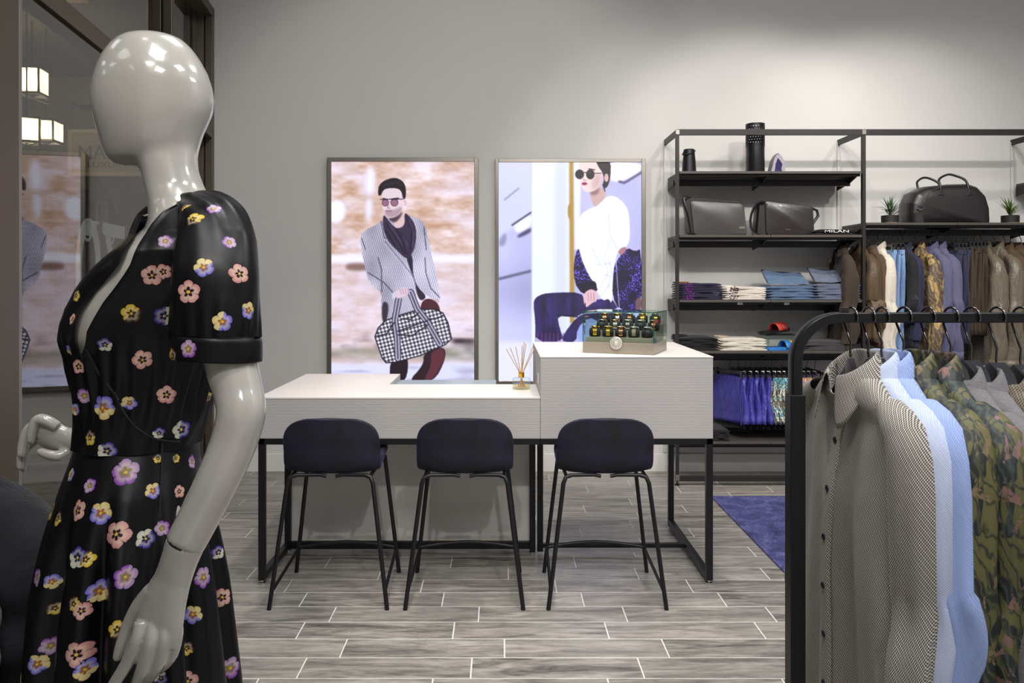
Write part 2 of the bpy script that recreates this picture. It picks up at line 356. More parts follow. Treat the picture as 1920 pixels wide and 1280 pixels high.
for t0, t1, te, yg in ((t322+.06, -.065, -.065, -.10), (tP, t322, tD, -.003), (-6.1, tP-.3, tP-.3, -.05)):
    r = fbox('transom_rail', (t0, -D, 2.42), (t1, -.062, 2.50)); fbox('gasket', (t0, -.064, 2.425), (t1, -.048, 2.495), 'black', r); fbox('rail_face', (t0, -.05, 2.42), (t1, 0, 2.50), 'bronze', r)
    fbox('sill_rail', (t0, -D, 0), (t1, 0, .05))
    for z0, z1 in ((.05, 2.40), (2.50, HT), (HT+.07, CEIL-.12)):
        fbox('glass_pane', (t0, yg-.003, z0), (te, yg, z1), 'glass')
# lettering stuck on the pane (reads from outside)
def decal(txt, px, py, size, par, rot=0):
    t = along(px); P = MS @ Vector((t, -.0075, 0)); z = CH+(CY-py)*P.y/F
    me = text_mesh(txt, size, .0006); o = obj('lettering', me, M['white'], par)
    # mirrored as seen from inside: text x runs along -SD when viewed from outside
    o.matrix_world = Matrix(((-SD.x, 0, -SN.x, P.x), (-SD.y, 0, -SN.y, P.y), (0, 1, 0, z), (0, 0, 0, 1)))
    return o
sale = thing('window_decal', 'white mirrored sale lettering stuck on the storefront glass', 'decal')
decal('UP TO', 190, 438, .135, sale); decal('70', 196, 522, .66, sale)
for pa, pb in ((156, 172), (207, 231)):
    a_, b_ = along(pa), along(pb); Y_ = (MS @ Vector((a_, 0, 0))).y; zz = CH+(CY-437)*Y_/F
    mm = MB(); mm.box((a_, -.0082, zz-.006), (b_, -.0070, zz+.006), MS); mm.build('dash', M['white'], sale)
# ------------------------------------------------------------------ outside the glass
M['stucco'] = pm('beige_stucco', '#a1978a', .9, var=.06, bump=.2); M['dark'] = pm('dark_ceiling', '#37312c', .85, var=.1); M['woodp'] = pm('pale_wood', '#b09a78', .6, var=.25, vscale=5, vec=(1, 12, 1))
def brickmat():
    k = NT('brown_brick'); v = k.coord('Object'); br = k.new('ShaderNodeTexBrick'); mp = k.new('ShaderNodeMapping'); mp.inputs['Rotation'].default_value = (PI/2, 0, 0); k.l.new(v, mp.inputs[0]); k.l.new(mp.outputs[0], br.inputs[0])
    br.inputs['Color1'].default_value = lin('#6a5648')+(1,); br.inputs['Color2'].default_value = lin('#5a483e')+(1,); br.inputs['Mortar'].default_value = lin('#7a7068')+(1,); br.inputs['Scale'].default_value = 4.2
    k.l.new(br.outputs[0], k.bsdf.inputs['Base Color']); k.bsdf.inputs['Roughness'].default_value = .9; return k.m
M['brick'] = brickmat()
OY = 9.2
m = MB(); m.box((-9, OY, 2.45), (-2.3, OY+.2, 3.75)); struct(m.build('wall_outside', M['stucco']))
m = MB(); m.box((-9, OY+.05, 0), (-2.3, OY+.25, 2.45)); struct(m.build('wall_outside', M['brick']))
m = MB(); m.box((-9, -4, 3.75), (-2.3, OY+.2, 3.9)); struct(m.build('ceiling_outside', M['dark']))
m = MB(); m.box((-9.2, -4, 0), (-9, OY+.2, 3.9)); struct(m.build('wall_outside', M['brick']))
m = MB(); m.box((-2.35, WY+.15, 0), (-2.25, OY, 3.8)); struct(m.build('wall_outside', M['stucco']))
m = MB(); p0 = at(42, 10, 6.5); p1 = at(128, 50, 6.5)
cp = thing('ceiling_panel', 'pale wooden ceiling panel outside above the lanterns', 'panel', (-3.6, 6.3, 3.72))
m.box((-1.2, -.35, 0), (.15, .35, .028)); m.build('board', M['woodp'], cp)
# hanging sign
sg = thing('hanging_sign', 'white-framed hanging shop sign with dark capitals behind the mannequin head', 'sign', (0, 0, 0))
SY = 8.2
def rect(m, xa, ya, xb, yb, Ya, Yb): 
    a = at(xa, yb, Ya); b = at(xb, ya, Ya); m.box((a.x, Ya, a.z), (b.x, Yb, b.z)); return m
M['signp'] = pm('sign_panel', '#8d877e', .6); M['signf'] = pm('sign_frame', '#b5ada2', .5)
rect(MB(), 134, 250, 330, 322, SY+.01, SY+.04).build('panel', M['signp'], sg)
for a in ((127, 242, 337, 250), (127, 322, 337, 330), (127, 250, 134, 322), (330, 250, 337, 322)): rect(MB(), *a, SY, SY+.06).build('frame', M['signf'], sg, bevel=.004)
for txt, px, py, sz in (('MAD', 145, 287, .205), ('LUXURY ONE', 163, 309, .083)):
    me = text_mesh(txt, sz, .003, 'LEFT'); o = obj('lettering', me, M['black'], sg); o.location = at(px, py, SY+.006); o.rotation_euler = (PI/2, 0, 0)
    if 'LUX' in txt: o.scale.x = 1.35
m = MB(); m.tube([at(185, 200, SY+.03), at(185, 243, SY+.03)], .012, 6); m.tube([at(300, 200, SY+.03), at(300, 243, SY+.03)], .012, 6)
rect(m, 150, 196, 345, 206, SY+.01, SY+.05); m.tube([at(150, 200, SY+.03), at(143, 197, SY+.03), at(136, 193, SY+.03), at(134, 198, SY+.03), at(137, 203, SY+.03), at(141, 203, SY+.03)], .012, 6); e_ = at(340, 200, SY+.03); m.tube([e_, (e_.x, OY+.02, e_.z)], .016, 6); m.build('bracket', M['black'], sg)
# arched timber bracket and lit doorway on the brick wall
bk = thing('arched_bracket', 'pale curved timber bracket under the sign outside', 'bracket')
m = MB(); pl = [at(188, 335, 9.0), at(228, 335, 9.0), at(228, 402, 9.0), at(221, 402, 9.0), at(216, 380, 9.0), at(206, 358, 9.0)]; m.prism([(p.x, p.z) for p in pl], 8.95, 9.26); m.build('brace', M['signf'], bk)
dr = thing('doorway', 'pale framed doorway in the brick wall outside', 'doorway')
for a in ((180, 378, 184, 620), (184, 378, 203, 383), (198, 383, 203, 620)): rect(MB(), *a, 9.15, 9.22).build('door_frame', M['signf'], dr)
rect(MB(), 184, 383, 198, 620, 9.20, 9.23).build('door_leaf', M['woodp'], dr)
# lanterns
M['bulb'] = emis('lantern_bulb', '#ffe2a8', 30); 
def frosted():
    k = NT('seeded_glass'); tr = k.new('ShaderNodeBsdfTransparent'); tl = k.new('ShaderNodeBsdfTranslucent'); mx = k.new('ShaderNodeMixShader'); mx.inputs[0].default_value = .55
    tl.inputs[0].default_value = (.9, .82, .66, 1); k.l.new(tr.outputs[0], mx.inputs[1]); k.l.new(tl.outputs[0], mx.inputs[2]); k.l.new(mx.outputs[0], k.out.inputs[0]); return k.m
M['seeded'] = frosted()
def lantern(px, py, Y, half, h, label, rz=.3, chain=True):
    p = at(px, py, Y); t = thing('lantern', label, 'lantern', (p.x, p.y, p.z), rz, 'square glass lanterns outside the storefront')
    for sx in (-1, 1):
        for sy in (-1, 1): MB().box((sx*half-.008, sy*half-.008, -h), (sx*half+.008, sy*half+.008, h)).build('corner_bar', M['black'], t)
    for z in (-h, h):
        m = MB()
        for sx in (-1, 1): m.box((sx*half-.01, -half, z-.01), (sx*half+.01, half, z+.01)); m.box((-half, sx*half-.01, z-.01), (half, sx*half+.01, z+.01))
        m.build('rim', M['black'], t)
    for sx in (-1, 1):
        MB().box((sx*half-.002, -half, -h), (sx*half+.002, half, h)).build('pane', M['seeded'], t); MB().box((-half, sx*half-.002, -h), (half, sx*half+.002, h)).build('pane', M['seeded'], t)
    for bx in (-.4, .4): m = MB(); m.lathe([(.004, 0), (.028, .02), (.034, .05), (.02, .085), (.003, .1)], 10, (bx*half, 0, -h*.45)); m.build('bulb', M['bulb'], t, 60)
    m = MB(); m.tube([(0, 0, -h), (-.0, 0, -h-.03)], .01, 6); m.tube([(-half, -half, -h), (half, half, -h-.06)], .007, 6); m.tube([(half, -half, -h), (-half, half, -h-.06)], .007, 6); m.build('cross_brace', M['black'], t)
    m = MB(); m.tube([(0, 0, h), (0, 0, 3.75-p.z)], .008, 6); m.build('stem', M['black'], t)
    l = bpy.data.lights.new('lantern_glow', 'POINT'); l.energy = 45; l.color = (1, .8, .5); l.shadow_soft_size = .05; lo = bpy.data.objects.new('lantern_glow', l); C.objects.link(lo); lo.parent = t
lantern(60, 154, 7.2, .10, .115, 'topmost square glass lantern with two lit bulbs outside the window', .12)
lantern(50, 245, 7.0, .10, .105, 'lower lantern nearest the window post outside', .5)
lantern(87, 247, 7.4, .105, .095, 'lower lantern beside the hanging sign', .1)
# ------------------------------------------------------------------ light boxes with prints
def painter(W, H):
    return np.zeros((H, W, 3)), np.meshgrid(np.arange(W)+.5, np.arange(H)+.5)
def blur(a, r):
    for ax in (0, 1):
        if r < 1: continue
        k = int(r); pad = [(0, 0)]*a.ndim; pad[ax] = (k+1, k); c = np.cumsum(np.pad(a, pad, mode='edge'), axis=ax)
        n = a.shape[ax]; hi = np.take(c, np.arange(n)+2*k+1, axis=ax); lo = np.take(c, np.arange(n), axis=ax); a = (hi-lo)/(2*k+1)
    return a
def vnoise(H, W, cell, seed, ay=1.0):
    r = np.random.default_rng(seed); gh, gw = int(H/(cell*ay))+3, int(W/cell)+3; g = r.random((gh, gw))
    y = np.arange(H)/(cell*ay); x = np.arange(W)/cell; yi = y.astype(int); xi = x.astype(int); fy = (y-yi)[:, None]; fx = (x-xi)[None]
    fy = fy*fy*(3-2*fy); fx = fx*fx*(3-2*fx); a = g[yi][:, xi]; b_ = g[yi][:, xi+1]; c = g[yi+1][:, xi]; d = g[yi+1][:, xi+1]
    return (a*(1-fx)+b_*fx)*(1-fy)+(c*(1-fx)+d*fx)*fy
def pmask(X, Y, poly, soft=0):
    x0, y0_ = X[0, 0], Y[0, 0]; pad = 4*soft+3; ax = [p[0] for p in poly]; ay = [p[1] for p in poly]
    i0 = int(max(0, min(ay)-y0_-pad)); i1 = int(max(i0+1, min(X.shape[0], max(ay)-y0_+pad))); j0 = int(max(0, min(ax)-x0-pad)); j1 = int(max(j0+1, min(X.shape[1], max(ax)-x0+pad)))
    out = np.zeros(X.shape); out[i0:i1, j0:j1] = _pm(X[i0:i1, j0:j1], Y[i0:i1, j0:j1], poly, soft); return out
def _pm(X, Y, poly, soft):
    m = np.zeros(X.shape, bool); n = len(poly)
    for i in range(n):
        x1, y1 = poly[i]; x2, y2 = poly[(i+1) % n]
        if y1 == y2: continue
        c = ((y1 > Y) != (y2 > Y)) & (X < (x2-x1)*(Y-y1)/(y2-y1)+x1); m ^= c
    m = m.astype(float); return blur(blur(m, soft), soft) if soft else m
def smoothpoly(p, n=3):
    for _ in range(n):
        q = []
        for i in range(len(p)):
            a, b_ = np.array(p[i]), np.array(p[(i+1) % len(p)]); q += [tuple(a*.75+b_*.25), tuple(a*.25+b_*.75)]
        p = q
    return p
class Canvas:
    def __init__(s, x0, y0, x1, y1):
        s.X, s.Y = np.meshgrid(np.arange(x0, x1)+.5, np.arange(y0, y1)+.5); s.H, s.W = s.X.shape; s.c = np.zeros((s.H, s.W, 3)); s.k = 100
    def lay(s, m, col):
        col = np.array(col, float)/255 if not (isinstance(col, np.ndarray) and col.ndim == 3) else col; s.c = s.c*(1-m[..., None])+col*m[..., None]
    def poly(s, p, col, soft=1, rnd=2): 
        m = pmask(s.X, s.Y, smoothpoly(p, rnd) if rnd else p, soft); s.lay(m, col); return m
    def ell(s, cx, cy, rx, ry, col, soft=1, a=1):
        m = (((s.X-cx)/rx)**2+((s.Y-cy)/ry)**2 < 1).astype(float); m = blur(m, soft) if soft else m; s.lay(m*a, col); return m
    def line(s, pts, wd, col, soft=1, a=1):
        m = np.zeros(s.X.shape)
        for (x1, y1), (x2, y2) in zip(pts[:-1], pts[1:]):
            dx, dy = x2-x1, y2-y1; t = np.clip(((s.X-x1)*dx+(s.Y-y1)*dy)/(dx*dx+dy*dy), 0, 1); m = np.maximum(m, (np.hypot(s.X-x1-t*dx, s.Y-y1-t*dy) < wd/2).astype(float))
        m = blur(m, soft) if soft else m; s.lay(m*a, col); return m
    def nz(s, cell, ay=1.0): s.k += 1; return vnoise(s.H, s.W, cell, s.k, ay)
def man():
    c = Canvas(58, 62, 803, 1205); X, Y = c.X, c.Y
    n = (.5*c.nz(120, .35)+.3*c.nz(50, .4)+.2*c.nz(22, .5)); n = (n-n.min())/(n.max()-n.min())
    a = np.array([236, 226, 238])/255; b_ = np.array([178, 142, 118])/255
    col = a*(1-n[..., None])+b_*n[..., None]; c.c = col
    n2 = np.clip(c.nz(90, .8)*2-.9, 0, 1); c.c = c.c*(1-.6*n2[..., None])+np.array([.86, .84, .95])*.6*n2[..., None]
    low = np.clip((Y-560)/60, 0, 1)*.45; c.lay(low, (214, 206, 228))
    c.poly([(240, 90), (285, 90), (280, 230), (235, 230)], (225, 225, 246), 12); c.poly([(235, 250), (275, 250), (265, 370), (235, 370)], (222, 222, 244), 12); c.ell(85, 320, 45, 58, (226, 228, 250), 12)
    c.poly([(58, 545), (803, 545), (803, 590), (58, 590)], (226, 224, 244), 10, 0); c.poly([(130, 590), (260, 590), (260, 630), (130, 630)], (140, 116, 112), 8)
    d = np.clip(c.nz(60, .5)*2.2-.9, 0, 1)*np.clip(1-np.abs(Y-1000)/70, 0, 1); c.lay(blur(d, 4), (70, 62, 66))
    g = np.clip(1-np.abs(Y-1065)/55, 0, 1)*(.35+.6*c.nz(70, .4)); c.lay(g, (128, 132, 118)); c.poly([(58, 1120), (803, 1110), (803, 1205), (58, 1205)], (206, 208, 236), 10, 0)
    wv = np.clip(c.nz(140, .15)*2.4-1.5, 0, 1)*(Y > 1110); c.lay(wv*.5, (130, 124, 140))
    # trousers
    mt = c.poly([(520, 800), (560, 768), (622, 800), (628, 900), (520, 900)], (88, 50, 62)); c.poly([(365, 1080), (462, 1060), (450, 1215), (360, 1215)], (52, 36, 50)); c.poly([(535, 1060), (648, 1020), (655, 1090), (590, 1215), (450, 1215), (540, 1120)], (60, 38, 52)); c.poly([(575, 1050), (645, 1030), (650, 1090), (585, 1205), (535, 1205), (580, 1120)], (104, 60, 72), 2)
    # jacket
    t = 11.0; hx = np.floor(X/t*2+np.floor(Y/t*2)*.5) % 2; hy = np.floor(Y/t*2) % 2
    hound = .50+.30*((np.sin(X*2*PI/11+np.sin(Y*2*PI/14)*1.2)*np.sin(Y*2*PI/10)) > -.1); sh = .86+.30*c.nz(70, 1.6)
    jac = np.clip(np.stack([hound*sh, hound*sh*.99, hound*sh*1.10], -1), 0, 1)
    c.poly([(330, 362), (300, 385), (228, 420), (206, 456), (214, 520), (236, 630), (255, 690), (318, 748), (316, 790), (322, 905), (372, 885), (450, 856), (505, 832), (500, 780), (496, 700), (550, 758), (618, 798), (624, 762), (602, 650), (570, 500), (545, 378), (500, 354), (440, 340)], jac, 1, 1)
    c.poly([(320, 785), (360, 800), (345, 900), (322, 905)], (70, 62, 74), 3)
    c.poly([(440, 540), (482, 540), (482, 650), (505, 715), (558, 765), (522, 792), (500, 745), (494, 690), (478, 650)], (58, 54, 72))
    for ln in ([(316, 370), (332, 455), (342, 462)], [(338, 478), (485, 660)], [(215, 460), (235, 520)], [(300, 560), (318, 620), (320, 740)], [(545, 560), (550, 640), (575, 720), (622, 770)], [(250, 640), (330, 690), (380, 745)], [(540, 400), (552, 520)]): c.line(ln, 5, (62, 56, 72), 2, .75)
    c.line([(340, 490), (480, 655)], 16, (190, 192, 214), 5, .35)
    c.poly([(372, 745), (392, 735), (398, 770), (378, 785)], (196, 196, 216), 2)
    # neck, face, hair
    c.poly([(372, 340), (434, 300), (445, 410), (405, 425), (380, 380)], (206, 182, 186)); c.poly([(345, 352), (400, 345), (430, 315), (420, 350), (385, 385)], (92, 70, 84), 4)
    c.poly([(322, 225), (345, 195), (415, 200), (434, 240), (432, 295), (420, 328), (390, 350), (362, 357), (342, 350), (330, 325), (322, 285)], (212, 196, 206), 1, 3)
    c.poly([(332, 320), (350, 312), (390, 312), (428, 290), (420, 330), (385, 352), (345, 352)], (172, 150, 160), 5)
    c.ell(441, 272, 12, 22, (220, 196, 202)); c.line([(436, 262), (446, 275), (440, 288)], 3, (150, 112, 122), 1, .7)
    c.poly([(300, 238), (302, 190), (325, 163), (360, 149), (392, 144), (424, 157), (442, 182), (447, 215), (444, 255), (430, 256), (425, 222), (412, 204), (385, 198), (345, 200), (325, 212), (316, 238)], (40, 30, 42), 1, 2)
    for k in range(7): c.line([(322+k*13, 192-k*2), (345+k*12, 172-k*2)], 3, (104, 90, 110), 2, .6)
    for ex, rx in ((338, 17), (386, 20)):
        c.ell(ex, 274, rx, 20, (60, 42, 56)); c.ell(ex, 275, rx-3, 17, (150, 112, 132))
    c.line([(312, 258), (430, 256)], 4, (36, 28, 40)); c.line([(326, 252), (352, 258)], 5, (54, 40, 50)); c.line([(365, 256), (408, 250)], 5, (54, 40, 50)); c.line([(358, 268), (350, 300), (362, 304)], 5, (150, 122, 134), 2); c.line([(338, 318), (372, 318)], 5, (140, 92, 106), 1); c.line([(345, 328), (365, 328)], 3, (168, 130, 140), 1)
    # scarf
    c.poly([(328, 335), (345, 352), (368, 385), (398, 412), (442, 395), (436, 322), (465, 345), (492, 385), (502, 440), (492, 510), (470, 556), (446, 568), (405, 530), (360, 485), (335, 440), (324, 385)], (68, 58, 82), 1, 2)
    for ln in ([(345, 380), (400, 470), (440, 540)], [(400, 418), (430, 480), (450, 540)], [(450, 350), (478, 420), (470, 520)], [(420, 430), (445, 470)], [(340, 420), (390, 500)]): c.line(ln, 6, (38, 30, 50), 3, .8)
    for ln in ([(355, 385), (420, 480)], [(462, 365), (488, 440), (478, 510)], [(430, 440), (455, 500)]): c.line(ln, 5, (112, 100, 130), 3, .6)
    # bag
    bag = [(284, 975), (300, 930), (340, 890), (420, 860), (520, 830), (600, 832), (640, 852), (665, 900), (684, 985), (652, 1015), (520, 1072), (400, 1106), (342, 1110), (322, 1085)]
    u = X*.97-Y*.25+0*X; v = X*.25+Y*.97; q = ((u/9.5).astype(int) % 2)+((v/9.5).astype(int) % 2); ging = np.where(q == 0, .92, np.where(q == 1, .56, .22)); ging = np.stack([ging*.97, ging*.97, np.clip(ging*1.05, 0, 1)], -1)
    m = c.poly(bag, ging, 0, 1); c.line(bag+[bag[0]], 6, (44, 40, 58), 1)
    for st in ([(408, 775), (388, 890), (400, 980), (404, 1088)], [(470, 742), (505, 830), (560, 900), (622, 1012)]): c.line(st, 34, (60, 54, 74), 1); c.line(st, 24, (172, 172, 190), 1); c.line(st, 9, (92, 88, 110), 1)
    for ln in ([(290, 972), (345, 960), (385, 900)], [(404, 945), (560, 890)], [(404, 965), (480, 968), (560, 912)], [(560, 880), (600, 882), (640, 862)], [(425, 880), (470, 885), (510, 850)]): c.line(ln, 6, (44, 40, 58), 1)
    c.poly([(382, 748), (400, 728), (438, 710), (466, 730), (462, 752), (420, 774), (390, 772)], (206, 188, 202), 1); 
    for k in range(4): c.line([(412+k*14, 722), (424+k*12, 752)], 3, (140, 112, 130), 1, .7)
    c.poly([(590, 770), (618, 780), (622, 798), (600, 792)], (196, 170, 182))
    return c
def woman():
    c = Canvas(70, 65, 815, 1205); X, Y = c.X, c.Y
    base = np.array([176, 176, 216])/255; n = c.nz(160, 1.4); c.c = np.ones_like(c.c)*base*(.92+.2*n[..., None])
    c.poly([(70, 65), (245, 65), (245, 330), (70, 460)], (200, 202, 228), 8, 0); c.poly([(140, 395), (243, 325), (243, 400), (170, 440)], (222, 224, 246), 5); c.poly([(165, 445), (243, 400), (243, 428), (170, 462)], (88, 86, 116), 5); c.line([(140, 392), (240, 325)], 8, (70, 68, 92), 4)
    c.poly([(70, 470), (110, 420), (110, 490), (75, 510)], (150, 150, 180), 6); c.line([(75, 672), (235, 632)], 14, (108, 108, 138), 5); c.line([(100, 260), (175, 200)], 8, (150, 152, 178), 4); c.poly([(70, 1000), (243, 1000), (243, 1205), (70, 1205)], (214, 216, 236), 14, 0)
    c.poly([(243, 65), (440, 65), (440, 1205), (243, 1205)], (220, 226, 252), 4, 0); c.poly([(360, 65), (430, 65), (430, 1000), (360, 1000)], (206, 210, 240), 14, 0)
    c.poly([(438, 65), (462, 65), (464, 900), (442, 900)], (176, 146, 74), 3, 0); c.ell(440, 320, 10, 40, (170, 142, 80), 2); c.poly([(462, 65), (500, 65), (490, 520), (466, 520)], (222, 226, 250), 5, 0)
    c.poly([(650, 65), (815, 65), (815, 110), (720, 165), (640, 165)], (226, 224, 238), 5); c.line([(700, 165), (725, 172), (815, 118)], 12, (100, 92, 126), 4); c.poly([(640, 65), (740, 65), (650, 130)], (240, 240, 252), 6)
    # bag, trousers
    c.poly([(470, 905), (520, 860), (620, 880), (620, 1010), (480, 1010)], (150, 166, 222), 3)
    jn = .8+.5*c.nz(26, 2); jc = np.clip(np.stack([.21*jn, .17*jn, .36*jn], -1), 0, 1)
    c.poly([(405, 965), (480, 868), (540, 850), (815, 850), (815, 1010), (600, 1010), (600, 900), (540, 870), (480, 930), (475, 1003), (405, 1003)], jc, 1, 1)
    c.poly([(250, 800), (262, 770), (300, 750), (360, 744), (500, 742), (520, 790), (660, 770), (700, 840), (520, 846), (470, 872), (376, 862), (388, 930), (412, 1000), (260, 1000), (262, 900)], jc, 1, 1)
    for k in range(22): c.line([(264+k*7, 955), (262+k*7, 1003)], 3, (120, 70, 130) if k % 3 else (30, 24, 44), 1, .8)
    c.line([(300, 790), (330, 870), (330, 950)], 4, (30, 24, 54), 2, .7); c.line([(375, 862), (480, 870)], 6, (26, 20, 46), 2)
    # jacket
    sp = (c.nz(5) > .62).astype(float)*np.clip(c.nz(50)*2.4-.8, 0, 1); jk = np.array([36, 26, 66])/255*np.ones_like(c.c); jk = jk*(1-sp[..., None])+np.array([118, 100, 220])/255*sp[..., None]
    c.poly([(690, 570), (738, 508), (782, 530), (815, 515), (815, 840), (700, 838), (664, 765), (658, 640)], jk, 1, 1); c.poly([(690, 510), (745, 505), (720, 545), (700, 550)], (170, 130, 140)); c.line([(682, 560), (690, 700), (700, 830)], 4, (200, 200, 230), 1, .8); c.poly([(780, 780), (815, 760), (815, 840), (785, 838)], (120, 92, 100), 2)
    # top
    wn = .93+.1*c.nz(60, 2); wt = np.clip(np.stack([.94*wn, .955*wn, .99*wn], -1), 0, 1)
    c.poly([(562, 298), (582, 294), (638, 236), (692, 246), (742, 300), (752, 360), (755, 500), (692, 512), (668, 620), (660, 812), (645, 770), (615, 790), (585, 740), (540, 690), (500, 600), (482, 480), (482, 390), (500, 330)], wt, 1, 2)
    for ln in ([(642, 330), (650, 440), (690, 520)], [(650, 470), (620, 560), (640, 640), (600, 720)], [(560, 520), (600, 600)], [(640, 560), (660, 640), (640, 720)], [(600, 640), (650, 660)], [(570, 600), (660, 590)], [(600, 760), (650, 700)]): c.line(ln, 7, (186, 194, 220), 4, .7)
    c.poly([(486, 500), (502, 570), (540, 655), (588, 722), (582, 738), (510, 758), (463, 690), (462, 580)], jk, 1, 1); c.poly([(498, 715), (570, 672), (588, 725), (512, 758)], (38, 28, 56), 2)
    c.poly([(508, 755), (545, 722), (586, 738), (584, 790), (560, 795), (530, 822), (518, 815)], (214, 180, 192), 1)
    for k in range(3): c.line([(535+k*15, 745), (540+k*14, 790)], 3, (150, 110, 130), 1, .7)
    c.line([(522, 800), (520, 850)], 5, (40, 34, 66), 1); c.line([(585, 780), (604, 840)], 5, (60, 60, 120), 1)
    # head
    c.poly([(538, 215), (605, 180), (640, 236), (585, 292), (565, 296)], (196, 168, 168), 1); c.poly([(540, 218), (600, 190), (590, 230), (560, 240)], (150, 120, 126), 5)
    c.poly([(488, 50), (588, 50), (615, 110), (606, 170), (585, 205), (545, 222), (515, 215), (504, 195), (500, 165), (492, 140), (486, 110)], (224, 204, 204), 1, 2); c.poly([(560, 130), (612, 120), (600, 190), (550, 220)], (200, 172, 174), 10)
    c.poly([(575, 50), (655, 50), (654, 140), (640, 190), (618, 205), (612, 180), (622, 150), (608, 110), (590, 88)], (46, 30, 42), 1, 2); c.ell(632, 145, 11, 22, (206, 172, 172)); c.line([(612, 180), (625, 215)], 5, (46, 30, 42), 1)
    c.ell(492, 127, 23, 25, (36, 26, 40)); c.ell(548, 127, 22, 26, (36, 26, 40)); c.line([(512, 118), (528, 118)], 4, (60, 44, 50)); c.line([(568, 122), (606, 122)], 4, (60, 44, 50)); c.ell(544, 118, 8, 9, (96, 76, 90), 3, .6)
    c.line([(540, 98), (572, 104)], 5, (60, 40, 46), 1); c.ell(517, 176, 14, 8, (168, 62, 88), 1); c.line([(505, 176), (532, 176)], 2, (100, 30, 50)); c.line([(512, 150), (516, 160), (526, 158)], 4, (180, 146, 150), 1)
    return c
def lightbox(c, o4, i4, label, YF=5.725):
    t = thing('light_box', label, 'light box', (0, 0, 0))
    a = at(o4[0], o4[3], YF); b_ = at(o4[2], o4[1], YF); ia = at(i4[0], i4[3], YF); ib = at(i4[2], i4[1], YF)
    t.location = (a.x, YF, a.z); L = Vector((a.x, YF, a.z))
    def bx(n, p, q, mt): m = MB(); m.box(Vector(p)-L, Vector(q)-L); return m.build(n, mt, t, bevel=.002)
    bx('frame', (a.x, YF, a.z), (ia.x, WY, b_.z), M['alu']); bx('frame', (ib.x, YF, a.z), (b_.x, WY, b_.z), M['alu']); bx('frame', (ia.x, YF, ib.z), (ib.x, WY, b_.z), M['alu']); bx('frame', (ia.x, YF, a.z), (ib.x, WY, ia.z), M['alu'])
    W, H = 300, 456; col = c.c; ys = (np.linspace(0, col.shape[0]-1, H)).astype(int); xs = (np.linspace(0, col.shape[1]-1, W)).astype(int)
    col = np.clip((blur(col, 1)-.5)*1.22+.47, 0, 1)[ys][:, xs]; u = np.linspace(ia.x, ib.x, W); v = np.linspace(ib.z, ia.z, H); UU, VV = np.meshgrid(u, v)
    vs = np.stack([UU-L.x, np.full_like(UU, .012), VV-L.z], -1).reshape(-1, 3); idx = np.arange(W*H).reshape(H, W); fs = np.stack([idx[:-1, :-1], idx[1:, :-1], idx[1:, 1:], idx[:-1, 1:]], -1).reshape(-1, 4)
    me = bpy.data.meshes.new('backlit_print'); me.from_pydata(vs.tolist(), [], fs.tolist()); at_ = me.color_attributes.new('print', 'FLOAT_COLOR', 'POINT')
    lc = np.where(col <= .04045, col/12.92, ((np.clip(col, 0, 1)+.055)/1.055)**2.4); at_.data.foreach_set('color', np.concatenate([lc, np.ones(lc.shape[:2]+(1,))], -1).reshape(-1).astype(np.float32))
    o = obj('backlit_print', me, M['print'], t); return t
k = NT('backlit_film'); vc = k.new('ShaderNodeVertexColor'); vc.layer_name = 'print'; k.bsdf.inputs['Base Color'].default_value = (.02, .02, .02, 1); k.bsdf.inputs['Roughness'].default_value = .35; k.l.new(vc.outputs[0], k.bsdf.inputs['Emission Color']); k.bsdf.inputs['Emission Strength'].default_value = 1.12
M['print'] = k.m
lightbox(man(), (613, 295, 897, 722), (621, 303, 889, 714), 'backlit poster of a man in a checked blazer carrying a gingham bag')
lightbox(woman(), (929, 297, 1211, 722), (935, 304, 1203, 714), 'backlit poster of a seated woman in round sunglasses and white top')
# ------------------------------------------------------------------ sales counter
XL, XD, XR = -1.112, .179, .968; Y1, Y2, Y3 = 3.62, 4.08, 4.53; ZB, ZL, ZH = .670, .858, 1.045
ct = thing('sales_counter', 'white ribbed two-level sales counter on black steel frames', 'counter', (XL, Y1, 0)); ox = Vector((XL, Y1, 0))
def cb(name, a, b, mat, par=ct, bevel=.002): m = MB(); m.box(Vector(a)-ox, Vector(b)-ox); return m.build(name, M[mat], par, bevel=bevel)
XN = -.578
lb = cb('low_body', (XL, Y1, ZB), (XD-.001, Y2, ZL-.006), 'ribbed'); cb('side_body', (XL, Y2, ZB), (XN, Y3, ZL-.006), 'ribbed')
m = MB(); m.prism([(p[0]-XL, p[1]-Y1) for p in ((XL-.002, Y1-.002), (XD-.001, Y1-.002), (XD-.001, Y2), (XN, Y2), (XN, Y3), (XL-.002, Y3))], ZL-.006, ZL, axis='z'); m.build('low_top', M['ctop'], ct)
M['bglass'] = pm('grey_blue_work_surface', '#93a3ae', .25); cb('work_surface', (XN, Y2, .80), (-.03, Y3, .8236), 'bglass')
cb('raised_body', (XD, Y1, ZB), (XR, 4.47, ZH-.006), 'ribbed'); cb('raised_top', (XD-.001, Y1-.002, ZH-.006), (XR+.002, 4.47, ZH), 'ctop')
m = MB(); m.box((0, 0, 0), (.004, .03, .045)); m.build('socket_plate', M['white'], ct, loc=(XD-XL-.004, .17, .90), bevel=.001)
cb('back_panel', (XL+.03, 4.085, .05), (XD-.02, 4.105, ZB), 'panel'); cb('base_rail', (XL+.02, 4.07, .012), (XD-.02, 4.12, .05), 'black')
T = .03
def frame(x0, x1, yb, name='leg_frame'):
    f = cb(name, (x0, Y1, ZB-.028), (x1, Y1+T, ZB), 'black')
    for x in (x0, x1-T):
        pass
    return f
frame(XL, XD, Y2); frame(XD, XR, 4.47)
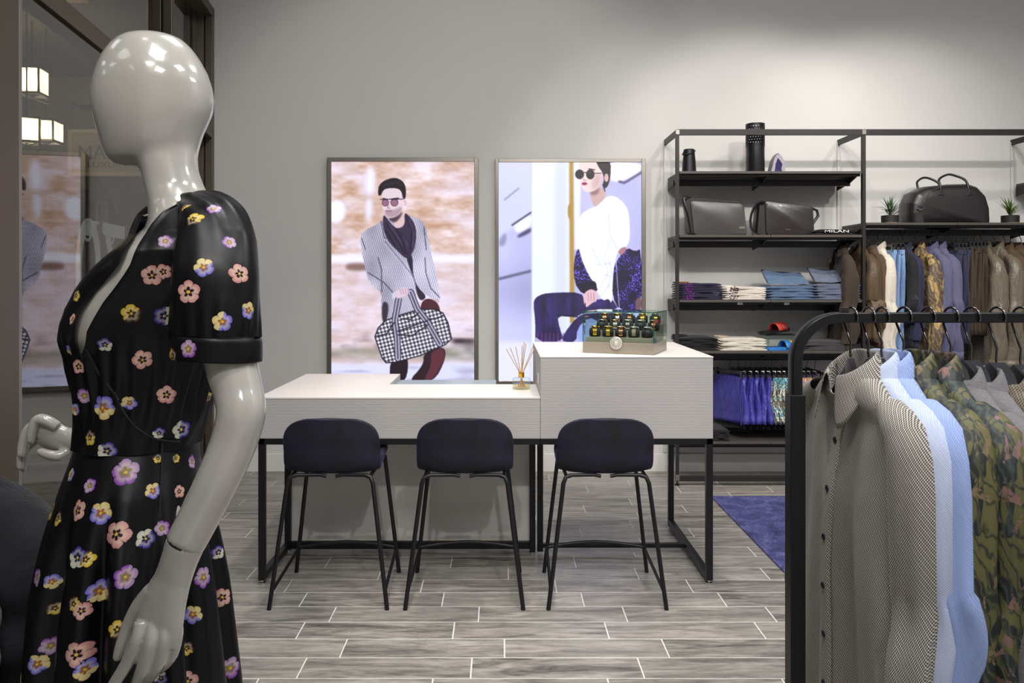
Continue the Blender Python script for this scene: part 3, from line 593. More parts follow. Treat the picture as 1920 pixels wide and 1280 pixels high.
for x, ya, yb in ((XL, Y1, 4.09), (XR-T, Y1, 4.47)):
    cb('leg', (x, Y1, .02), (x+T, Y1+T, ZB), 'black'); cb('leg', (x, yb-T, .012), (x+T, yb, ZB), 'black'); cb('floor_rail', (x, Y1+T, .02), (x+T, yb-T, .05), 'black'); cb('top_rail', (x, Y1+T, ZB-.028), (x+T, yb-T, ZB), 'black')
for x in (XD-.035, XD+.004): cb('leg', (x, 4.03, .012), (x+T, 4.06, ZB), 'black')
cb('stretcher', (XD+.03, 4.035, .03), (XR-T, 4.058, .052), 'black'); cb('top_rail', (XD, 4.44, ZB-.028), (XR, 4.47, ZB), 'black')
for x, y in ((XL+.015, Y1+.015), (XR-.015, Y1+.015), (XR-.015, 4.455), (XD-.02, 4.045), (XL+.015, 4.075)): m = MB(); m.lathe([(.008, .02), (.008, .012), (.017, .01), (.017, 0)], 14, (x-XL, y-Y1, 0)); m.build('levelling_foot', M['chrome'], ct, 40)
# ------------------------------------------------------------------ bar stools
def stool(loc, label):
    t = thing('bar_stool', label, 'stool', loc, 0, 'navy velvet bar stools at the counter')
    # shell: continuous surface from seat front edge up to the backrest; local y+ faces the counter
    rows = []; n = 23
    prof = [(.395, .588, .17, 0), (.385, .598, .19, 0), (.33, .592, .203, 0), (.25, .576, .205, 0), (.16, .568, .205, 0), (.09, .566, .206, 0), (.045, .572, .207, .0), (.018, .600, .208, .2), (.010, .665, .208, .5), (.004, .70, .208, .8)]
    prof += [(.002-.010*math.sin(q), .70+.104*math.sin(q), .208*math.cos(q)**.5, .8+.2*math.sin(q)) for q in (.25, .5, .75, 1.0, 1.2, 1.38, 1.5)]
    for i, (y, z, w_, bk) in enumerate(prof):
        r = []; lf = (.02, .03, .04, .04, .036, .026, .012, .004, .0)[i] if i < 9 else 0
        for j in range(n):
            s_ = -1+2*j/(n-1); x = w_*s_
            r.append((x, y+.05*bk*abs(x/.208)**2.2+(.03*abs(s_)**3 if 5 < i < 9 else 0)-(.03*abs(s_)**3 if i < 2 else 0), z+lf*abs(s_)**3))
        rows.append(r)
    m = MB(); m.loft(rows, closed=False, caps=False); sh = m.build('shell', M['velvet'], t, 180, solid=.034, sub=1)
    m = MB()
    for sx in (-1, 1): m.tube([(sx*.02, .03, .55), (sx*.05, .03, .556), (sx*.15, .025, .556), (sx*.165, .02, .553)], .008, 8)
    m.tube([(-.17, .02, .553), (-.175, .37, .556)], .008, 8); m.tube([(.17, .02, .553), (.175, .37, .556)], .008, 8); m.tube([(-.175, .37, .556), (.175, .37, .556)], .008, 8); m.build('seat_frame', M['black'], t, 60)
    for sx in (-1, 1):
        m = MB(); m.tube([(sx*.15, .022, .556), (sx*.172, .015, .55), (sx*.183, .01, .525), (sx*.25, -.03, 0)], .0095, 10); m.build('leg', M['black'], t, 60)
        m = MB(); m.tube([(sx*.18, .375, .565), (sx*.245, .40, 0)], .0095, 10); m.build('leg', M['black'], t, 60)
        m = MB(); m.tube([(sx*.232, .393, .118), (sx*.239, .0, .078)], .0075, 8); m.build('footrest', M['black'], t, 60)
    m = MB(); m.tube([(-.236+.472*k/10, .393+.012*math.sin(PI*k/10), .122+.022*math.sin(PI*k/10)) for k in range(11)], .0085, 8); m.build('footrest', M['black'], t, 60)
    return t
s0 = stool((-.733, 3.38, 0), 'navy velvet stool nearest the white mannequin arm'); dup(s0, (-.157, 3.38, 0), 0, 'navy velvet stool in the middle of the row at the counter'); dup(s0, (.449, 3.38, 0), 0, 'navy velvet stool below the raised part of the counter')
# rug
def rugmat():
    k = NT('blue_pile'); v = k.coord('Object'); a = k.noise(v, 9, 5, .65, .6); b_ = k.noise(v, 90, 3, .6)
    k.put(k.bsdf.inputs['Base Color'], k.ramp(k.math('ADD', k.math('MULTIPLY', a, .6), k.math('MULTIPLY', b_, .4)), [(.35, lin('#26264e')), (.5, lin('#45477c')), (.64, lin('#6e70a2'))])); k.bsdf.inputs['Roughness'].default_value = .95; k.bump(b_, .8, .006); return k.m
m = MB(); rx0, rx1, ry0, ry1 = 1.345, 3.6, 2.7, 5.086; m.box((0, 0, 0), (rx1-rx0, ry1-ry0, .009)); rg = m.build('rug', rugmat(), None, bevel=.003, loc=(rx0, ry0, .0005)); tag(rg, 'mottled blue rug on the tiled floor beside the shelving', 'rug')
# ------------------------------------------------------------------ reed diffuser
dp = at(977.5, 728, 3.90); df = thing('reed_diffuser', 'clear glass reed diffuser with wooden sticks on the low counter', 'diffuser', (dp.x, 3.90, ZL))
m = MB(); m.lathe([(.036, 0), (.042, .002), (.043, .006), (.043, .05), (.038, .056), (.014, .058), (.013, .064)], 32); m.build('bottle', M['glass_g'], df, 40)
m = MB(); m.lathe([(.039, .006), (.0395, .028)], 32); m.build('oil', glassy('amber_oil', (.95, .85, .62), 1.3), df, 40)
m = MB(); m.lathe([(.0135, .058), (.0145, .06), (.0145, .082), (.012, .084)], 20); m.build('cap', M['gold'], df, 40)
for dx, dz in ((-.075, .20), (-.055, .205), (-.028, .21), (.004, .215), (.014, .232), (.022, .225), (.060, .212), (.066, .205)):
    m = MB(); m.tube([(dx*-.25, random.uniform(-.01, .01), .01), (dx*.14, 0, .084), (dx, random.uniform(-.03, .03), dz)], .0019, 6); m.build('reed', M['wood'], df)
# ------------------------------------------------------------------ watch case
wc = thing('watch_display_case', 'glass-topped watch display case with round lion medallion on the raised counter', 'display case', (.392, 3.819, ZH), math.atan2(-.133, .318))
CW, CDp, CHt, CB = .345, .304, .199, .053
M['champ'] = pm('champagne_lacquer', '#a29888', .35, .3, var=.03)
MB().box((0, 0, .001), (CW, CDp, CB)).build('base', M['champ'], wc, bevel=.002)
st = MB(); st.box((.012, .012, CB), (CW-.012, CDp-.012, CB+.022)); st.box((.012, .105, CB+.022), (CW-.012, CDp-.012, CB+.05)); st.box((.012, .195, CB+.05), (CW-.012, CDp-.012, CB+.078)); st.build('stepped_riser', M['champ'], wc, bevel=.001)
for a, b_ in (((0, 0, CB), (CW, .004, CHt)), ((0, CDp-.004, CB), (CW, CDp, CHt)), ((0, .004, CB), (.004, CDp-.004, CHt)), ((CW-.004, .004, CB), (CW, CDp-.004, CHt)), ((0, 0, CHt-.004), (CW, CDp, CHt))): MB().box(a, b_).build('glass_pane', M['glass_g'], wc)
for a, b_ in (((0, 0, CB), (.003, .003, CHt)), ((CW-.003, 0, CB), (CW, .003, CHt)), ((CW-.002, CDp-.002, CB), (CW, CDp, CHt)), ((0, -.0005, CHt-.004), (CW, .0015, CHt+.0003)), ((CW-.0015, 0, CHt-.004), (CW+.0005, CDp, CHt+.0003)), ((0, CDp-.002, CHt-.004), (CW, CDp, CHt)), ((-.0005, 0, CHt-.004), (.0015, CDp, CHt+.0003))): MB().box(a, b_).build('glass_edge', M['edge_g'], wc)
M['silver'] = pm('silver_relief', '#d9d5cc', .35, .35, var=.15, vscale=400)
md = thing('medallion', 'x', 'x'); [md.__delitem__(q) for q in ('label', 'category')]; md.parent = wc; md.location = (.166, -.004, CB-.002); md.rotation_euler = (PI/2, 0, 0)
m = MB(); m.lathe([(.001, 0), (.030, 0), (.031, .003), (.028, .005), (.027, .003), (.001, .003)], 32); m.build('disc', M['silver'], md, 40)
m = MB(); m.lathe([(.029, .002), (.0315, .004), (.0315, .0005), (.029, .0005)], 32); m.build('rim', M['black'], md, 40)
m = MB()
for k in range(16):
    a = 2*PI*k/16
    for r0, r1 in ((.011, .018), (.018, .026)): aa = a+(.2 if r0 > .012 else 0); m.tube([(r0*math.cos(aa), r0*math.sin(aa), .004), ((r0+r1)/2*math.cos(aa+.12), (r0+r1)/2*math.sin(aa+.12), .0065), (r1*math.cos(aa-.05), r1*math.sin(aa-.05), .004)], [.001, .0024, .001], 6)
m.build('mane', M['silver'], md, 60)
m = MB(); m.lathe([(.011, .003), (.010, .007), (.006, .0085), (.001, .009)], 16); m.tube([(0, .004, .009), (0, -.004, .0115)], [.002, .003], 8)
for sx in (-1, 1): m.lathe([(.0022, .008), (.0015, .0105)], 8, (sx*.0042, .003, 0)); m.lathe([(.003, .004), (.002, .008)], 8, (sx*.009, .009, 0))
m.build('lion_face', M['silver'], md, 60)
m = MB(); m.tube([(-.004, .04+.012*math.cos(q), .135+.03*math.sin(q)-.02) for q in np.linspace(0, 2*PI, 18)[:-1]], .0018, 6, closed=True); m.build('shackle', M['chrome'], wc, 60)
m = MB(); m.box((-.006, .03, .14), (0, .05, .16)); m.build('hinge_plate', M['chrome'], wc, bevel=.001)
Mw = Matrix.Translation(wc.location) @ Matrix.Rotation(wc.rotation_euler.z, 4, 'Z')
dial_w = pm('white_dial', '#e8e4dc', .3); dial_k = pm('black_dial', '#18181a', .3); strap_t = pm('tan_strap', '#8a7a60', .6, var=.1); strap_k = pm('black_strap', '#1a1818', .55, var=.1)
def watch(x, y, z, strap, case, dial, label, links):
    p = Mw @ Vector((x, y, z)); t = thing('wrist_watch', label, 'watch', p, wc.rotation_euler.z+random.uniform(-.1, .1)+.2, 'watches in the display case')
    sec = [(.024*math.cos(a), .022+.021*math.sin(a)) for a in np.linspace(0, 2*PI, 17)[:-1]]
    m = MB(); m.loft([[(xx, q[0]*s, .022+(q[1]-.022)*s) for q in sec] for xx, s in ((-.027, .7), (-.024, .95), (-.012, 1), (.012, 1), (.024, .95), (.027, .7))]); m.build('cushion', M['blackfab'], t, 60)
    if links:
        lk = MB()
        for a in np.linspace(-.2*PI, 1.15*PI, 15):
            R = Matrix.Translation((0, 0, .022)) @ Matrix.Rotation(a-PI/2, 4, 'X')
            for xx, wd in ((-.0062, .0027), (0, .0032), (.0062, .0027)): lk.box((xx-wd, -.0026, .0212), (xx+wd, .0026, .0248), R)
        lk.build('bracelet', strap, t)
    else:
        m = MB(); m.loft([[(xx, r*math.cos(a), .022+r*math.sin(a)) for xx, r in ((-.009, .0245), (.009, .0245), (.009, .0225), (-.009, .0225))] for a in np.linspace(-.25*PI, 1.2*PI, 22)]); m.build('strap', strap, t, 50)
    m = MB(); m.lathe([(.016, .044), (.0185, .0455), (.0185, .050), (.0165, .052)], 24); m.tube([(.018, 0, .048), (.022, 0, .048)], .0022, 8); cs = m.build('watch_case', case, t, 40)
    m = MB(); m.lathe([(.0162, .0515), (.0162, .0522), (.001, .0522)], 24); m.build('dial', dial, cs, 40); m = MB(); m.box((-.0006, 0, .0522), (.0006, .011, .0527)); m.box((0, -.0006, .0522), (.008, .0006, .0527)); m.build('hands', M['black'], cs)
G_, R_, S_ = M['gold'], M['rose'], M['steel']
rowsW = [('front', .058, CB+.022, [(G_, G_, dial_k, 1, 'yellow gold watch at the left end'), (G_, G_, dial_w, 1, 'gold watch second from left'), (R_, R_, dial_w, 1, 'rose gold watch above the medallion'), (strap_t, S_, dial_w, 0, 'white-faced watch on a tan strap'), (strap_k, S_, dial_w, 0, 'watch on a black strap at the right end')]),
         ('middle', .150, CB+.05, [(strap_k, S_, dial_k, 0, 'black watch at the left end'), (S_, R_, dial_k, 1, 'two-tone steel watch second from left'), (S_, S_, dial_w, 1, 'steel bracelet watch in the centre'), (strap_k, S_, dial_w, 0, 'pale-faced watch second from right'), (R_, R_, dial_w, 1, 'rose gold watch at the right end')]),
         ('back', .240, CB+.078, [(R_, R_, dial_w, 1, 'rose gold watch at the left end'), (S_, G_, dial_w, 1, 'gold-cased steel watch second from left'), (R_, S_, dial_w, 1, 'rose bracelet watch in the centre'), (G_, G_, dial_k, 1, 'gold watch second from right'), (G_, S_, dial_k, 1, 'gold bracelet watch at the right end')])]
for nm, y, z, ws in rowsW:
    for i, (s_, c_, d_, l_, lab) in enumerate(ws): watch(.045+.064*i+(.0 if nm != 'middle' else .012), y, z, s_, c_, d_, lab+' of the '+nm+' row in the case', l_)
# ------------------------------------------------------------------ wall shelving
SF = 5.363
PX = [1.194, 2.458, 3.722]
sh = thing('shelving_unit', 'black metal wall shelving unit with dark shelves beside the posters', 'shelving', (PX[0], SF, 0)); so = Vector((PX[0], SF, 0))
def sbx(name, a, b, mat='shelf', par=sh, bevel=.0015): m = MB(); m.box(Vector(a)-so, Vector(b)-so); return m.build(name, M[mat], par, bevel=bevel)
P = .011
for x in PX:
    p = sbx('post', (x-P, SF, .03), (x+P, SF+.03, 2.376)); sbx('bracket_arm', (x-.008, SF, 2.376), (x+.008, WY, 2.416), par=p)
    m = MB(); m.lathe([(.006, .03), (.006, .014), (.016, .012), (.016, 0)], 12, (x-PX[0], .015, 0)); m.build('foot', M['shelf'], p, 40)
    sbx('joint_plate', (x-.013, SF-.002, 2.380), (x+.013, SF+.001, 2.412), 'alu', p); sbx('joint_plate', (x-.013, SF-.002, .035), (x+.013, SF+.001, .075), 'alu', p)
    sbx('wall_channel', (x-.010, WY-.012, 0.14), (x+.010, WY, 2.40), 'wall', par=p)
for a, b_ in zip(PX[:-1], PX[1:]):
    sbx('top_beam', (a+P, SF, 2.376), (b_-P, SF+.02, 2.416)); sbx('floor_beam', (a+P, SF+.002, .03), (b_-P, SF+.026, .068)); sbx('wall_beam', (a+P, WY-.03, .30), (b_-P, WY, .32))
def shelf(xa, xb, z, lip=True):
    xm = (xa+xb)/2
    for u, v in ((xa+P+.003, xm-.001), (xm+.001, xb-P-.003)):
        b_ = sbx('shelf_board', (u, SF+.002, z-.017), (v, WY-.03, z), 'shelftop'); 
        sbx('shelf_lip', (u, SF+.03, z-.032), (v, SF+.034, z-.017), par=b_)
    sbx('shelf_rail', (xa+P, SF+.19, z-.078), (xb-P, SF+.215, z-.034))
    for x in (xa+.02, xm, xb-.02):
        m = MB(); m.prism([(SF+.03-SF, z-.018), (WY-.026-SF, z-.018), (WY-.026-SF, z-.09), (SF+.18-SF, z-.06)], x-.004-PX[0], x+.004-PX[0], axis='x'); m.build('shelf_bracket', M['shelf'], sh)
ZS = [2.132, 1.701, 1.260, .914, .300]
for z in ZS: shelf(PX[0], PX[1], z)
ZR = 1.784
shelf(PX[1], PX[2], ZR); shelf(PX[1], PX[2], .300)
shelf(PX[2], PX[2]+1.264, 2.09)
def rail(xa, xb, z):
    m = MB(); m.tube([(xa+.01-PX[0], .20, z), (xb-.01-PX[0], .20, z)], .011, 10); m.build('hanging_rail', M['shelf'], sh, 60)
rail(PX[1], PX[2], 1.722); rail(PX[0], PX[1], .842)
for px in (1390, 1478):     # price tickets on the shelf lip
    x = at(px, 0, SF).x; tk = thing('price_ticket', 'white price ticket on the %s half of the jeans shelf edge' % ('left' if px < 1400 else 'right'), 'price ticket', (x, SF+.026, 1.227)); MB().box((-.018, 0, 0), (.018, .002, .016)).build('card', M['white'], tk); MB().box((.004, -.0008, .001), (.016, 0, .006)).build('print', M['wood'], tk)
# ------------------------------------------------------------------ ornaments
def shelf_at(px, Y): return at(px, 0, Y).x
x = shelf_at(1292, 5.46); t = thing('lidded_jar', 'matt black tapered jug with a loop handle on the top shelf', 'jar', (x, 5.46, ZS[0]))
m = MB(); m.lathe([(.046, 0), (.049, .003), (.0445, .075), (.0445, .078), (.0385, .14), (.038, .158), (.034, .163), (.001, .163)], 32); m.build('body', M['black'], t, 35)
m = MB(); m.tube([(-.036, -.012, .148), (-.052, -.025, .122), (-.03, -.045, .120), (.012, -.046, .133), (.038, -.02, .15)], .004, 8); m.build('handle', M['black'], t, 60)
x = shelf_at(1416, 5.50); t = thing('perforated_vase', 'tall black cylinder vase with a pierced upper half', 'vase', (x, 5.50, ZS[0])); H_ = .345
m = MB(); m.lathe([(.0625, 0), (.0635, .004), (.0635, .185), (.061, .185), (.061, .004)], 40, caps=True); m.build('base', pm('black_glazed', '#141416', .3, coat=.3), t, 35)
nU, nV = 44, 26; vs = []; fs = []
for j in range(nV+1):
    for i in range(nU): a = 2*PI*i/nU; vs.append((.063*math.cos(a), .063*math.sin(a), .185+(H_-.185)*j/nV))
for j in range(nV):
    for i in range(nU):
        hole = (j % 3 == 1 and (i+j//3) % 2 == 0 and 1 < j < nV-1)
        if not hole: fs.append((j*nU+i, j*nU+(i+1) % nU, (j+1)*nU+(i+1) % nU, (j+1)*nU+i))
m = MB(); m.add(vs, fs); m.build('pierced_sleeve', M['black'], t, solid=.003)
x = shelf_at(1456, 5.47); t = thing('geode', 'sliced purple geode with a pale crystal rim on the top shelf', 'geode', (x, 5.47, ZS[0]), .25)
def gm(nm, c1, c2, sc): 
    k = NT(nm); v = k.coord('Object'); k.put(k.bsdf.inputs['Base Color'], k.mix(k.noise(v, sc, 5, .7), lin(c1), lin(c2))); k.bsdf.inputs['Roughness'].default_value = .25; k.bump(k.noise(v, sc*2, 3), .8, .004); return k.m
out = [(-.062, 0), (-.048, .045), (-.035, .095), (-.012, .133), (.008, .135), (.034, .112), (.053, .075), (.058, .04), (.052, 0)]
m = MB(); m.loft([[(p[0]*s, yy, p[1]*(s if s < 1 else 1)) for p in out] for yy, s in ((-.02, .97), (-.015, 1), (.03, .9), (.06, .6), (.07, .3))]); m.build('rind', gm('geode_rind', '#8a8490', '#4a4654', 60), t, 50)
m = MB(); m.prism([(p[0]*.93, p[1]*.95) for p in out], -.0225, -.0205); m.build('crystal_rim', gm('quartz', '#6a6674', '#cfc8d0', 130), t)
m = MB(); m.prism([(-.03, .004), (-.022, .06), (-.006, .102), (.012, .085), (.03, .06), (.022, .03), (.028, .004)], -.0245, -.022); m.build('core', gm('amethyst', '#171230', '#3a2f6a', 80), t)
# ------------------------------------------------------------------ bags
def bagbody(m, poly, y0, y1, bulge=.012, ny=7):
    rings = []
    cx = sum(p[0] for p in poly)/len(poly); cz = sum(p[1] for p in poly)/len(poly)
    for k in range(ny):
        f = k/(ny-1); e = 1-abs(2*f-1)**6*.05; rings.append([(cx+(p[0]-cx)*e, y0+(y1-y0)*f, max(0, cz+(p[1]-cz)*e)) for p in poly])
    m.loft(rings)
def dens(poly, n=6):
    r = []
    for i in range(len(poly)):
        a, b_ = poly[i], poly[(i+1) % len(poly)]
        for k in range(n): f = k/n; r.append((a[0]+(b_[0]-a[0])*f, a[1]+(b_[1]-a[1])*f))
    return r
def rpoly(p): return smoothpoly(dens(p, 5), 2)
k_ = 5.46/F
def loc_poly(pts, px0, pybase): return [((x-px0)*k_, (pybase-y)*k_) for x, y in pts]
x0 = shelf_at(1345, 5.46); t = thing('messenger_bag', 'grey-black coated canvas messenger bag leaning at the shelf post', 'bag', (x0, 5.46, ZS[1]))
canvas_ = pm('coated_canvas', '#4a4644', .33, var=.25, vscale=9, bump=.25, bscale=24); 
m = MB(); bagbody(m, rpoly(loc_poly([(1295, 439), (1283, 372), (1295, 366), (1390, 373), (1397, 385), (1402, 439)], 1345, 439)), .0, .10); bo = m.build('body', M['leather'], t, 50)
m = MB(); bagbody(m, rpoly(loc_poly([(1301, 438), (1294, 374), (1393, 380), (1401, 437)], 1345, 439)), -.012, .004); m.build('flap', canvas_, t, 50)
m = MB(); m.tube([((1296-1345)*k_, .03, .262), ((1282-1345)*k_, .0, .275), ((1280-1345)*k_, -.01, .24), ((1288-1345)*k_, -.012, .15), ((1295-1345)*k_, -.01, .01)], [(.012, .004)]*5, 8); m.build('strap', M['leather'], t, 60)
MB().box((.145, -.016, .045), (.185, -.012, .062)).build('logo_plate', M['steel'], t)
x0 = shelf_at(1473, 5.46); t = thing('messenger_bag', 'smooth black leather messenger bag with a looped shoulder strap', 'bag', (x0, 5.46, ZS[1]))
m = MB(); bagbody(m, rpoly(loc_poly([(1417, 439), (1422, 378), (1432, 374), (1522, 386), (1526, 400), (1524, 439)], 1473, 439)), .0, .11); m.build('body', M['leather'], t, 50)
m = MB(); bagbody(m, rpoly(loc_poly([(1436, 438), (1434, 374), (1523, 384), (1526, 437)], 1473, 439)), -.014, .004); m.build('flap', pm('polished_leather', '#2e2827', .3, var=.3, vscale=12, bump=.25, bscale=60, coat=.2), t, 50)
m = MB(); m.tube([((px-1473)*k_, -.02, (439-py)*k_) for px, py in ((1432, 378), (1424, 377), (1417, 381), (1411, 389), (1407, 400), (1405, 412), (1406, 424), (1410, 433), (1418, 438))], [(.004, .014)]*9, 8); m.build('strap', M['leather'], t, 60)
m = MB(); m.tube([((px-1473)*k_, .0, (439-py)*k_) for px, py in ((1522, 388), (1532, 392), (1534, 402), (1527, 412), (1524, 416))], [(.005, .010)]*5, 8); m.build('strap', M['leather'], t, 60)
MB().box((-.005, -.0165, .040), (.03, -.0145, .042)).build('embossed_mark', M['steel'], t)
# duffel
k_ = 5.47/F; x0 = shelf_at(1777, 5.47); t = thing('duffel_bag', 'large black leather weekender bag with two rolled handles', 'bag', (x0, 5.47, ZR))
prof = [(1704, 417), (1701, 400), (1703, 378), (1712, 358), (1735, 347), (1775, 343), (1812, 342), (1830, 348), (1845, 364), (1852, 390), (1853, 417)]
m = MB(); pl = rpoly([((x-1777)*k_, (417-y)*k_) for x, y in prof]); rings = []
for t_ in (-1, -.985, -.94, -.85, -.6, -.2, .2, .6, .85, .94, .985, 1):
    s = max(.5, (1-abs(t_)**5)**.22) if abs(t_) < 1 else .42; rings.append([(p[0]*(.55+.45*s), .06+.115*t_, .10+(p[1]-.10)*s if p[1] > .02 else p[1]) for p in pl])
m.loft(rings); m.build('body', M['leather'], t, 180)
for yo, xs in ((-.03, (1757, 1810)), (.14, (1740, 1785))):
    a, b_ = [(q-1777)*k_ for q in xs]; zt = .245
    m = MB(); m.tube(spl([(a, yo-.018, zt-.03), (a-.004, yo-.012, zt+.02), (a+.004, yo+.01, zt+.06), ((a+b_)/2-.03, yo+.03, zt+.092), ((a+b_)/2+.02, yo+.03, zt+.088), (b_-.01, yo+.01, zt+.05), (b_, yo-.014, zt-.03)], 5), .008, 8); h = m.build('handle', M['leather'], t, 60)
    for e in (a, b_): m = MB(); m.prism([(e-.022, zt-.055), (e+.022, zt-.055), (e+.01, zt-.015), (e-.01, zt-.015)], yo-.03, yo-.016); m.build('handle_tab', M['leather'], h, bevel=.002)
m = MB(); m.tube([((px-1777)*k_, -.052, (417-py)*k_) for px, py in ((1722, 415), (1722, 395), (1726, 375), (1738, 357), (1760, 349))], .003, 6); m.build('piping', M['leather'], t, 60)
m = MB(); m.tube([((1710-1777)*k_, -.055, .10), ((1716-1777)*k_, -.06, .12), ((1724-1777)*k_, -.062, .10), ((1716-1777)*k_, -.06, .085)], .004, 6, closed=True); m.build('ring', M['chrome'], t, 60)
m = MB(); m.tube([((1712-1777)*k_, -.05, .125), ((1722-1777)*k_, -.052, .16), ((1745-1777)*k_, -.05, .19)], .002, 6); m.build('zip', M['chrome'], t)
# plants
pot_m = pm('black_pot', '#1a1817', .6); leaf_m = pm('plant_leaf', '#5f7a3c', .55, var=.35, vscale=30, rnd=.1); leaf_d = pm('dark_plant_leaf', '#3f5a38', .55, var=.35, vscale=30)
for px, lm, lab in ((1668.5, leaf_d, 'small dark green spiky plant in a black pot left of the leather bag'), (1894, leaf_m, 'small bright green spiky plant in a black pot right of the leather bag')):
    x0 = shelf_at(px, 5.45); t = thing('potted_plant', lab, 'plant', (x0, 5.45, ZR), 0, 'potted plants on the bag shelf')
    m = MB(); m.lathe([(.052, 0), (.055, .002), (.056, .052), (.053, .054), (.051, .045), (.001, .045)], 32); m.build('pot', pot_m, t, 35)
    m = MB(); m.lathe([(.0555, 0), (.0555, .004)], 32); m.build('base_ring', M['wood'], t, 35)
    m = MB(); random.seed(int(px))
    for k in range(44):
        a = random.uniform(0, 2*PI); el = random.uniform(.35, 1.5); L = random.uniform(.07, .14); bz = random.uniform(.045, .09); r0 = .004
        d = Vector((math.cos(a)*math.cos(el), math.sin(a)*math.cos(el), math.sin(el))); sd = Vector((-math.sin(a), math.cos(a), 0)); b0 = Vector((d.x*r0, d.y*r0, bz)); md_ = b0+d*L*.5+Vector((0, 0, .008)); tp = b0+d*L-Vector((0, 0, .012*math.cos(el)))
        wd = .0055; m.add([b0-sd*.002, b0+sd*.002, md_+sd*wd, md_-sd*wd, tp], [(0, 1, 2, 3), (3, 2, 4)])
    f = m.build('foliage', lm, t, 60, solid=.0008); f['kind'] = 'stuff'
    m = MB(); m.tube([(0, 0, .04), (0, 0, .10)], .006, 6); m.build('stem', leaf_d, t)
# ------------------------------------------------------------------ folded clothes
def folded(w_, d_, h_, seed, lump=.0018):
    "one folded garment: a soft slab whose layers show at the front edge"
    r = np.random.default_rng(seed); n = 17; ph = r.random(4)*6; rings = []
    for i in range(n):
        u = -1+2*i/(n-1); e = (1-abs(u)**10)**.5 if abs(u) < 1 else .5; x = u*w_/2; sec = []
        sag = lump*math.sin(u*3+ph[0])+lump*.6*math.sin(u*7+ph[1]); yf = -d_/2+.006*math.sin(u*4+ph[2])
        hh = h_*max(.35, e)
        for (yy, zz) in ((0.004, 0), (0, .18), (.001, .38), (.006, .49), (.001, .6), (0, .82), (.006, 1.0), (.05, 1.04), (d_*.5, 1.06), (d_-.03, 1.02), (d_-.004, .8), (d_, .4), (d_-.004, 0)):
            sec.append((x, yf+yy, zz*hh+sag*min(1, zz)*.6+(.0 if zz < .3 else 0)))
        rings.append(sec)
    m = MB(); m.loft(rings); return m.mesh('folded_garment')
def stack(px0, px1, py_top_front, zs, n, mats, name, noun, where, cat, yd=.27, Yf=5.375, collar=None, each=None, seed=1, group=None):
    xa, xb = at(px0, 0, Yf).x, at(px1, 0, Yf).x; w_ = xb-xa; hgt = (at(0, py_top_front, Yf).z-zs); h_ = hgt/n; r = random.Random(seed); out = []
    for k in range(n):
        mt = mats[k % len(mats)] if k < n-1 or each is None else each
        me = folded(w_*r.uniform(.98, 1.01), yd, h_*.96, seed*31+k); o = bpy.data.objects.new(name, me); me.materials.append(mt); me.polygons.foreach_set('use_smooth', [True]*len(me.polygons))
        t = thing(name, '', cat, ((xa+xb)/2+r.uniform(-.004, .004), Yf+yd/2+r.uniform(-.004, .006), zs+.0015+k*h_), r.uniform(-.03, .03), group or where)
        i = n-1-k; t['label'] = '%s %s in the %s' % (('bottom' if k == 0 and n > 1 else ORD[i]) if n > 1 else 'single', noun, where) if n > 1 else noun+' '+where
        C.objects.link(o); o.name = 'folded_cloth'; o.parent = t
        if collar and k >= n-collar[1]:
            m = MB(); m.tube([(-w_*.36+.05*math.cos(a), .02+.07*math.sin(a), h_*1.02+.004) for a in np.linspace(0, 2*PI, 15)[:-1]], [(.006, .004)]*14, 6, closed=True); m.build('collar', collar[0], t, 60)
            if k == n-1: MB().box((-w_*.36-.02, .03, h_*1.04), (-w_*.36+.012, .05, h_*1.04+.002)).build('neck_label', collar[2], t)
        if collar and len(collar) > 3:
            m = MB(); rr = random.Random(seed+k)
            for q in range(16): cx = -w_/2+.03+rr.random()*.06; cz = rr.uniform(.15, .9)*h_; s = rr.uniform(.002, .004); m.box((cx-s, -yd/2-.004, cz-s*.7), (cx+s, -yd/2+.008, cz+s*.7))
            m.build('printed_trim', collar[3], t)
        out.append(t)
    return out
lab_m = pm('neck_label', '#b08a70', .6); dots_r = pm('dark_red_print', '#4a2030', .7)
stack(1276, 1355, 531, ZS[2], 7, [M['tee_n']], 'folded_tshirt', 'navy purple-trimmed t-shirt', 'stack at the left of the jeans shelf', 'folded shirt', collar=(pm('orange_collar', '#a0603a', .8), 1, lab_m, M['purple']), seed=3)
stack(1360, 1437, 538, ZS[2], 6, [M['tee_w']], 'folded_tshirt', 'cream dotted-trim t-shirt', 'stack between navy shirts and jeans', 'folded shirt', collar=(M['tee_w'], 1, M['black'], dots_r), seed=4)
def jeans_stack(px0, px1, py, n, mt, top, where, seed):
    ts = stack(px0, px1, py, ZS[2], n, [mt], 'folded_jeans', 'blue jeans', where, 'jeans', yd=.30, seed=seed)
    t = ts[-1]; w_ = at(px1, 0, 5.375).x-at(px0, 0, 5.375).x; h = .03
    # raised waist part of the top pair, slanting up towards the back
    m = MB(); r = random.Random(seed); rings = []
    for i in range(13):
        u = -1+2*i/12; x = u*w_*.46; rings.append([(x-.0+.02*v, -.11+.20*v, .028+.062*v**1.3+.014*(1-u)*v*.8+.004*math.sin(u*5+seed)+th) for v, th in ((0, 0), (.3, .012), (.7, .014), (1, .012), (1.02, 0), (.7, -.008), (.3, -.012))])
    m.loft(rings); m.build('waist_panel', top, t, 60)
    m = MB(); m.tube([(-w_*.46+.92*w_*i/8+.02, .095+.006*math.sin(i), .098+.016*(1-i/8)+(.012 if i == 0 else 0)) for i in range(9)], [(.012, .009)]*9, 8); m.build('waistband', M['denim_k'], t, 60)
    MB().box((.06, .082, .085), (.085, .084, .105)).build('leather_patch', lab_m, t)
